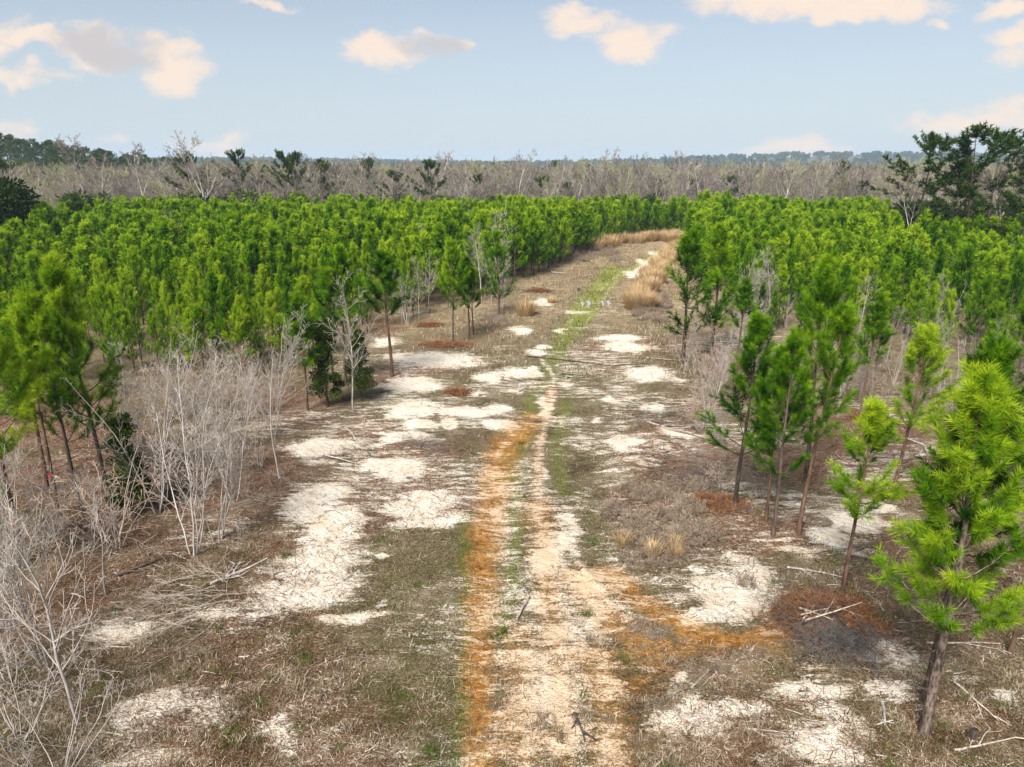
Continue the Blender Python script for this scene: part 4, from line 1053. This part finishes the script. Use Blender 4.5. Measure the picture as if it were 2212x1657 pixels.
lay((1116, 1340), (1146, 1295), .045, 2.0, M_DEAD, 'bent forked stick lying in the middle of the track', 5)
lay((1062, 1372), (1085, 1400), .025, 1., M_DEADDK, 'dark short stick in the left rut', 6)
lay((1240, 1545), (1270, 1605), .035, 1., M_DEADDK, 'dark stick half buried in the right rut', 7)
lay((1135, 768), (1330, 790), .06, 1.5, M_DEADDK, 'long dark pole lying across the track', 8)
lay((1110, 908), (1210, 905), .04, 1., M_DEADDK, 'dark stick across the track nearer than the long pole', 9)
lay((1395, 915), (1530, 960), .06, 3., M_DEAD, 'grey branched log beside the brush right of the track', 10)
lay((1430, 965), (1540, 1010), .05, 3., M_GREYBRUSH, 'grey branch with many forks in the debris right of the track', 11)
lay((1700, 1230), (1820, 1250), .04, 2., M_PALE, 'pale long stick in front of the thin light green pine', 12)
lay((1905, 1520), (1917, 1575), .04, .5, M_PALE, 'pale short stick left of the biggest near pine trunk', 13)
lay((1610, 1575), (1705, 1585), .03, 1., M_DEAD, 'brown stick on the white sand at lower right', 14)
lay((1490, 1490), (1530, 1450), .035, 1., M_DEAD, 'pale stick stuck in the clay ridge at lower right', 15)
lay((1395, 775), (1475, 780), .05, .5, M_DEAD, 'grey straight pole below the bushy right pines', 16)
lay((1185, 682), (1130, 672), .05, 1., M_DEAD, 'weathered pole on the ground near the lone straw clump', 17)
lay((1192, 590), (1222, 592), .09, .5, M_PALE, 'pale log at the foot of the dark pines left of the far track', 18)
lay((1265, 597), (1280, 595), .08, .5, M_PALE, 'short pale log beside the far green track', 19)
lay((1150, 620), (1200, 635), .06, 1., M_DEADDK, 'dark pole on the pale grass left of the far track', 20)
lay((2000, 1395), (2160, 1400), .035, 2., M_DEAD, 'long stick on the litter behind the biggest near pine', 21)
lay((2060, 1480), (2170, 1560), .03, 2., M_DEAD, 'crooked stick right of the biggest near pine trunk', 22)
lay((2060, 1625), (2200, 1610), .03, 2., M_DEAD, 'stick across the bottom right corner', 23)
lay((1960, 950), (2060, 990), .05, 2., M_PALE, 'pale fallen branch on red litter behind the yellow green pine', 24)
lay((700, 985), (760, 1010), .04, 1., M_PALE, 'pale stick on the left sand patch near the white sapling clump', 25)
lay((745, 925), (800, 960), .03, 2., M_PALE, 'pale twiggy branch at the foot of the single white sapling', 26)
lay((640, 1005), (700, 1025), .03, 1., M_DEADDK, 'dark twig on litter beside thin white sapling', 27)
k0 = 0
for k in range(150):     # smaller sticks on the litter
    zone = rr.choice(['left', 'left', 'right', 'right', 'rightfar'])
    px, py = {'left': (rr.uniform(150, 640), rr.uniform(1060, 1500)), 'right': (rr.uniform(1650, 2190), rr.uniform(1180, 1640)), 'rightfar': (rr.uniform(1380, 1640), rr.uniform(830, 1080))}[zone]
    a = rr.uniform(-.5, .5); L = rr.uniform(14, 42)
    wh = {'left': 'litter below the left thicket', 'right': 'litter around the nearest right pines', 'rightfar': 'debris in front of the right foreground pines'}[zone]
    lay((px, py), (px + L * math.cos(a), py + L * math.sin(a) * .7), rr.uniform(.010, .022), rr.choice([0, 1, 2]), rr.choice([M_DEAD, M_DEAD, M_PALE, M_DEADDK]), 'small dry stick on the ' + wh, 100 + k, 'dry_stick', 'stick', 'small sticks on the ' + wh)

# stumps
def stump(base, h, r, label, m):
    rd = random.Random(int(base[0])); x, y = gp(*base)
    n = 11; V = []; F = []
    prof = [(-.1, 1.5), (.05, 1.25), (.35, 1.0), (.8, .95), (1.0, .92)]
    for z, q in prof:
        for i in range(n):
            a = i * 2 * math.pi / n; w = q * r * (1 + .15 * math.sin(3 * a) + rd.uniform(-.06, .06))
            V.append((math.cos(a) * w, math.sin(a) * w, z * h + (rd.uniform(-.12, .2) * h if z == 1 else 0)))
    V.append((0, 0, h * .85))
    Q = [(j * n + i, j * n + (i + 1) % n, (j + 1) * n + (i + 1) % n, (j + 1) * n + i) for j in range(4) for i in range(n)]
    T = [(4 * n + i, 4 * n + (i + 1) % n, 5 * n) for i in range(n)]
    o = link('tree_stump', mesh_np('stump', np.array(V), [np.array(Q), np.array(T)], m)); o.location = (x, y, GZ(x, y))
    tag(o, label, 'stump')
stump((1521, 1027), .45, .07, 'small dark stump left of the right foreground pines', M_DEADDK)
stump((1621, 1222), .28, .09, 'pale broken stump above the right white sand patch', M_DEAD)
stump((2100, 1600), .3, .10, 'dark rotten stump right of the biggest near pine', M_DEADDK)
stump((1250, 628), .3, .12, 'low stump beside the far green track', M_DEADDK)

# four pale stones in the washed ditch
tS = NT('pale_stone'); ps = tS.n('ShaderNodeTexCoord').outputs['Object']
tS.out(tS.n('ShaderNodeBsdfPrincipled', {'Base Color': tS.ramp(tS.noise(ps, 4, 4), [(.3, (.13, .13, .14)), (.6, (.30, .30, .31))]), 'Roughness': .8}).outputs[0])
import bmesh
def stone(px, py, sx, sy, sz, rz, label):
    bm = bmesh.new(); bmesh.ops.create_cube(bm, size=1)
    bmesh.ops.subdivide_edges(bm, edges=bm.edges[:], cuts=3, use_grid_fill=True)
    rd = random.Random(int(px))
    for v in bm.verts:
        n = v.co.normalized() * .62; v.co = v.co * .62 + n * .38
        v.co += Vector((rd.uniform(-.03, .03), rd.uniform(-.03, .03), rd.uniform(-.03, .03)))
        v.co = Vector((v.co.x * sx * .8 + v.co.y * sy * .35, v.co.y * sy * .75, v.co.z * sz + v.co.y * sy * .25))
    me = bpy.data.meshes.new('stone'); bm.to_mesh(me); bm.free(); me.materials.append(tS.m)
    o = link('pale_stone', me); x, y = gp(px, py); o.location = (x, y, GZ(x, y) + sz * .3); o.rotation_euler = (0, 0, rz); tag(o, label, 'stone')
stone(1258, 661, .35, .75, .25, .5, 'pale stone slab in the track ditch, leftmost of four')
stone(1272, 661, .45, 1.0, .3, .5, 'biggest pale stone slab in the track ditch, second from left')
stone(1302, 660, .35, .9, .25, .5, 'narrow pale stone slab in the track ditch, third from left')
stone(1314, 660, .4, .9, .3, .5, 'pale stone slab in the track ditch, rightmost of four')
stone(1130, 1276, .16, .09, .05, .4, 'white quartz chip lying on the middle of the track')
stone(1223, 1273, .1, .1, .06, 0, 'small white round stone in the right rut')

# brush pile, dead pine tops and reddish needle heaps
def needle_heap(seed, rx, ry, h, n, mat=M_REDNEEDLE):
    rng = np.random.default_rng(seed)
    a = rng.random(n) * 6.283; q = np.sqrt(rng.random(n))
    q = q * (.45 + .75 * fbm(np.cos(a) * 1.6 + 5, np.sin(a) * 1.6 + 5, seed, 3)) * (1 + .35 * rng.normal(0, 1, n) * q)
    x, y = np.cos(a) * q * rx * 1.25, np.sin(a) * q * ry * 1.25
    q = np.clip(np.abs(q), 0, 1)
    z = h * (1 - q ** 2) * (.3 + .7 * fbm(x * 3 + 9, y * 3 + 4, seed, 2)) * rng.random(n) ** .4
    V, F, T = strips(rng, x, y, z, .12 + .2 * rng.random(n), .01 + .014 * rng.random(n), rng.normal(.15, .4, n), rng.random(n), .5)
    return mesh_np('needles', V, F, mat, {'tint': T})
def fan(seed, n, L, spread, m, up=.25, r=.008, jit=.05):
    """swept dead limb breaking into a fan of fine twigs"""
    rd = random.Random(seed); sg = []
    for k in range(n):
        a = rd.gauss(0, spread); p = (rd.gauss(0, jit), rd.gauss(0, jit * 1.6), .05 + rd.random() * .22); d = vn((math.cos(a), math.sin(a), rd.uniform(0, up))); Lk = L * rd.uniform(.55, 1.1)
        for s in range(5):
            q = (p[0] + d[0] * Lk / 5, p[1] + d[1] * Lk / 5, max(p[2] + d[2] * Lk / 5, .01)); sg.append((*p, *q, r * (1 - s * .15), r * (1 - (s + 1) * .15)))
            if s > 0:
                for _ in range(3):
                    a2 = math.atan2(d[1], d[0]) + rd.uniform(-.7, .7); l2 = Lk * rd.uniform(.12, .3)
                    e = (q[0] + math.cos(a2) * l2, q[1] + math.sin(a2) * l2, max(q[2] + rd.uniform(-.1, .2), .01)); sg.append((*q, *e, r * .5, r * .35))
                    for _ in range(2):
                        a3 = a2 + rd.uniform(-.8, .8); l3 = l2 * .6; sg.append((*e, e[0] + math.cos(a3) * l3, e[1] + math.sin(a3) * l3, max(e[2] + rd.uniform(-.1, .12), .01), r * .4, r * .3))
            p = q; d = vn((d[0] + rd.uniform(-.15, .15), d[1] + rd.uniform(-.15, .15), d[2] - .08))
    V, F = tubes(sg, 3); return mesh_np('twigs', V, F, m)
x, y = gp(1790, 1370)
bp = thing('brush_pile', x, y)
tag(bp, 'brush pile of red dead needles, poles and dark grey twigs at lower right', 'brush pile')
link('red_needles', needle_heap(61, 1.35, 1.1, .55, 9000), bp).location = (.15, .55, 0)
tw = link('grey_twigs', fan(62, 70, 1.5, .42, M_GREYBRUSH, .25, jit=.28), bp); tw.location = (.25, .1, .15); tw.rotation_euler = (0, 0, R(-105))
tw = link('brown_twigs', fan(63, 30, 1.3, 1.2, M_DEADDK, .4, jit=.4), bp); tw.location = (0, .5, .2); tw.rotation_euler = (0, 0, R(150))
for k, (px, py, ex, ey, rad_) in enumerate([(-.7, .1, .1, .95, .03), (-.75, .15, .6, .75, .026), (-.65, .55, .05, -.05, .032), (-.1, .2, .45, .8, .024), (-.7, -.05, 1.0, .45, .03)]):
    dx, dy = ex - px, ey - py; L = math.hypot(dx, dy)
    o = link('pole', branch_mesh(70 + k, L, rad_, .8, M_DEAD), bp); o.location = ((px + ex) / 2, (py + ey) / 2, .30 + .05 * k); o.rotation_euler = (0, R(rr.uniform(-14, 14)), math.atan2(dy, dx))
for (b, rx, ry, h, lab) in [((960, 746), 1.9, 1.1, .4, 'reddish dead needle heap under the light open pine left of track'), ((1545, 1088), 1.1, .7, .3, 'reddish dead needle heap at the foot of the leftmost right foreground pine'),
     ((1885, 905), .9, .8, .55, 'orange red dead pine top behind the yellow green pine'), ((1165, 628), 1.3, 1.2, .35, 'reddish needle heap left of the far track'), ((985, 848), .6, .6, .2, 'small reddish needle patch on the left sand'),
     ((930, 700), 1.2, .9, .3, 'dull red needle heap behind the lone dark pine')]:
    x, y = gp(*b); o = link('needle_heap', needle_heap(int(b[0]), rx, ry, h, 3600)); o.location = (x, y, GZ(x, y)); tag(o, lab, 'needle heap')
for k, (b, rz, L, lab) in enumerate([((1440, 1040), 10, 2.2, 'swept grey brush heap in front of the right foreground pines'), ((1480, 1000), -20, 2.4, 'grey twig heap left of the small dark stump'), ((890, 968), 60, 1.2, 'small brown twig tuft on the left sand'), ((610, 1070), 120, 1.8, 'pale twig heap between thin white sapling and the sand'),
     ((1090, 690), 200, 1.8, 'grey twig heap left of the lone straw clump'), ((470, 1290), 190, 2.0, 'thin grey twig heap beside the long pale forked branch'), ((1390, 900), -30, 2.2, 'grey twig heap beside the track opposite the long pole')]):
    x, y = gp(*b); o = link('twig_heap', fan(300 + k, 20, L, .9, M_GREYBRUSH if k % 2 == 0 else M_DEAD, .15, jit=.45)); o.location = (x, y, GZ(x, y)); o.rotation_euler[2] = R(rz); tag(o, lab, 'twig heap')

# ------------------------------------------------------------------ light, sky, air, camera
SUN_EL, SUN_AZ = R(48), R(205)       # azimuth from +Y clockwise: behind the camera, slightly left
sd = bpy.data.lights.new('sun', 'SUN'); sd.energy = 3.4; sd.angle = R(26); sd.color = (1, .93, .83)
so = bpy.data.objects.new('sun', sd); COL.objects.link(so)
dv = Vector((math.sin(SUN_AZ) * math.cos(SUN_EL), math.cos(SUN_AZ) * math.cos(SUN_EL), math.sin(SUN_EL)))
so.rotation_euler = dv.to_track_quat('Z', 'Y').to_euler()

w = bpy.data.worlds.new('World'); SC.world = w
t = NT('sky', w)
sky = t.n('ShaderNodeTexSky', sky_type='NISHITA', sun_disc=False, sun_elevation=SUN_EL, sun_rotation=SUN_AZ, air_density=1.0, dust_density=1.6, ozone_density=1.0, altitude=50)
g = t.n('ShaderNodeTexCoord').outputs['Generated']
sx = t.n('ShaderNodeSeparateXYZ', {0: g})
fy = t.math('MAXIMUM', sx.outputs[1], .02)
P = t.n('ShaderNodeCombineXYZ', {0: t.math('DIVIDE', sx.outputs[0], fy), 1: t.math('DIVIDE', sx.outputs[2], fy), 2: 0.0}).outputs[0]
n1 = t.n('ShaderNodeTexNoise', {'Vector': P, 'Scale': 11., 'Detail': 5., 'Roughness': .55})
wv = t.n('ShaderNodeVectorMath', {0: t.n('ShaderNodeVectorMath', {0: n1.outputs['Color'], 1: (.5, .5, .5)}, operation='SUBTRACT').outputs[0], 'Scale': .075}, operation='SCALE').outputs[0]
PW = t.n('ShaderNodeVectorMath', {0: P, 1: wv}, operation='ADD').outputs[0]
def dirpt(px, py):
    d = ray(px, py); return (d[0] / d[1], d[2] / d[1])
CLOUDS = [(85, 98, 95, 20, 1), (230, 105, 110, 34, .9), (345, 110, 62, 40, .95), (350, 72, 28, 18, .9), (365, 160, 62, 36, 1), (60, 178, 75, 17, .8), (10, 282, 48, 26, .7), (452, 308, 80, 18, .7),
 (840, 115, 75, 30, .95), (915, 103, 60, 24, .8), (980, 97, 30, 10, .9), (1255, 40, 66, 27, 1), (1370, 82, 76, 32, 1), (1330, 95, 40, 30, .9), (1620, 12, 95, 30, 1), (1800, -6, 190, 26, 1), (1970, 4, 80, 20, .95), (2027, 44, 20, 13, .85),
 (2185, 18, 60, 18, .9), (2180, 78, 42, 16, .9), (2175, 115, 30, 24, .8), (2090, 262, 115, 26, .85), (2190, 240, 90, 34, .9), (1710, 330, 105, 24, .85), (575, 2, 50, 7, .7), (255, 294, 26, 8, .5), (150, 326, 40, 10, .6), (1660, 345, 90, 12, .7), (-80, 90, 120, 40, 1)]
GREY = [(225, 105, 95, 30, 1), (160, 90, 40, 16, .9), (300, 85, 60, 26, .7), (935, 112, 50, 24, 1), (880, 98, 30, 16, .6), (2160, 285, 60, 14, .4), (330, 130, 30, 20, .6), (1710, 340, 60, 12, .3)]
def ell(lst, base):
    acc = None
    for (px, py, rx, ry, s) in lst:
        c = dirpt(px, py); k = 1.0 / FP * 1.12
        df = t.n('ShaderNodeVectorMath', {0: base, 1: (c[0], c[1], 0)}, operation='SUBTRACT').outputs[0]
        sc = t.n('ShaderNodeVectorMath', {0: df, 1: (1 / (rx * k), 1 / (ry * k), 0)}, operation='MULTIPLY').outputs[0]
        q = t.n('ShaderNodeVectorMath', {0: sc, 1: sc}, operation='DOT_PRODUCT').outputs['Value']
        v = t.math('MULTIPLY_ADD', q, -.5 * s, s)
        acc = v if acc is None else t.math('SMOOTH_MAX', acc, v, .15)
    return acc
fine = t.noise(t.n('ShaderNodeVectorMath', {0: P, 1: (.75, 1.7, 1)}, operation='MULTIPLY').outputs[0], 21, 8, .66, .5)
cov = ell(CLOUDS, PW)
cov = t.math('ADD', cov, t.math('MULTIPLY', t.math('SUBTRACT', fine, .5), 1.9))
front = t.maprange(sx.outputs[1], .05, .2)
alpha = t.math('MULTIPLY', t.maprange(cov, .16, .95), front)
puff = t.noise(PW, 17, 4, .6)
gy = t.maprange(t.math('ADD', ell(GREY, PW), t.math('MULTIPLY', t.math('SUBTRACT', puff, .42), 1.8)), .2, 1.0)
skyc = t.n('ShaderNodeHueSaturation', {'Color': sky.outputs[0], 'Saturation': .62, 'Value': 1.0}).outputs[0]
skyc = t.n('ShaderNodeVectorMath', {0: skyc, 1: (.70, .77, .84)}, operation='MULTIPLY').outputs[0]
lowair = t.maprange(sx.outputs[2], -.02, .34, 1, 0, False)
skyc = t.mix(t.math('MULTIPLY', t.math('POWER', lowair, 1.3), .85), skyc, (5.0, 5.5, 5.85))
BR = 6.6
ccol = t.mix(gy, (1.06 * BR, .86 * BR, .70 * BR), (.68 * BR, .62 * BR, .61 * BR))
mixed = t.mix(t.math('MULTIPLY', alpha, .92), skyc, ccol)
bg = t.n('ShaderNodeBackground', {'Color': mixed, 'Strength': .053})
wo = t.n('ShaderNodeOutputWorld'); t.t.links.new(bg.outputs[0], wo.inputs[0])

# air
hv = [(x, y, z) for z in (-40, 75) for y in (-450, 6000) for x in (-5000, 5000)]
hf = np.array([(0, 2, 3, 1), (4, 5, 7, 6), (0, 1, 5, 4), (2, 6, 7, 3), (0, 4, 6, 2), (1, 3, 7, 5)])
th = NT('haze_air')
pv = th.n('ShaderNodeVolumePrincipled', {'Color': (.62, .80, 1.0, 1), 'Density': .0002, 'Anisotropy': 0.0})
th.out(None, pv.outputs[0])
hz = link('haze', mesh_np('haze', np.array(hv, float), hf, th.m)); hz['kind'] = 'stuff'; hz['label'] = 'thin pale blue haze over the distant hills'; hz['category'] = 'haze'

cd = bpy.data.cameras.new('camera'); cam = bpy.data.objects.new('camera', cd); COL.objects.link(cam)
cam.location = (0, 0, H); cam.rotation_euler = (R(90) - PITCH, 0, 0)
cd.sensor_fit = 'HORIZONTAL'; cd.angle = HFOV; cd.clip_start = .1; cd.clip_end = 20000
SC.camera = cam
SC.view_settings.view_transform = 'Standard'; SC.view_settings.look = 'None'; SC.view_settings.exposure = 1.5; SC.view_settings.gamma = 1
SC.cycles.max_bounces = 5; SC.cycles.diffuse_bounces = 3; SC.cycles.glossy_bounces = 1; SC.cycles.transmission_bounces = 3; SC.cycles.transparent_max_bounces = 4; SC.cycles.volume_bounces = 0
SC.cycles.caustics_reflective = False; SC.cycles.caustics_refractive = False
SC.cycles.use_denoising = True; SC.cycles.denoiser = 'OPENIMAGEDENOISE'; SC.cycles.denoising_prefilter = 'ACCURATE'
SC.cycles.sample_clamp_indirect = 4
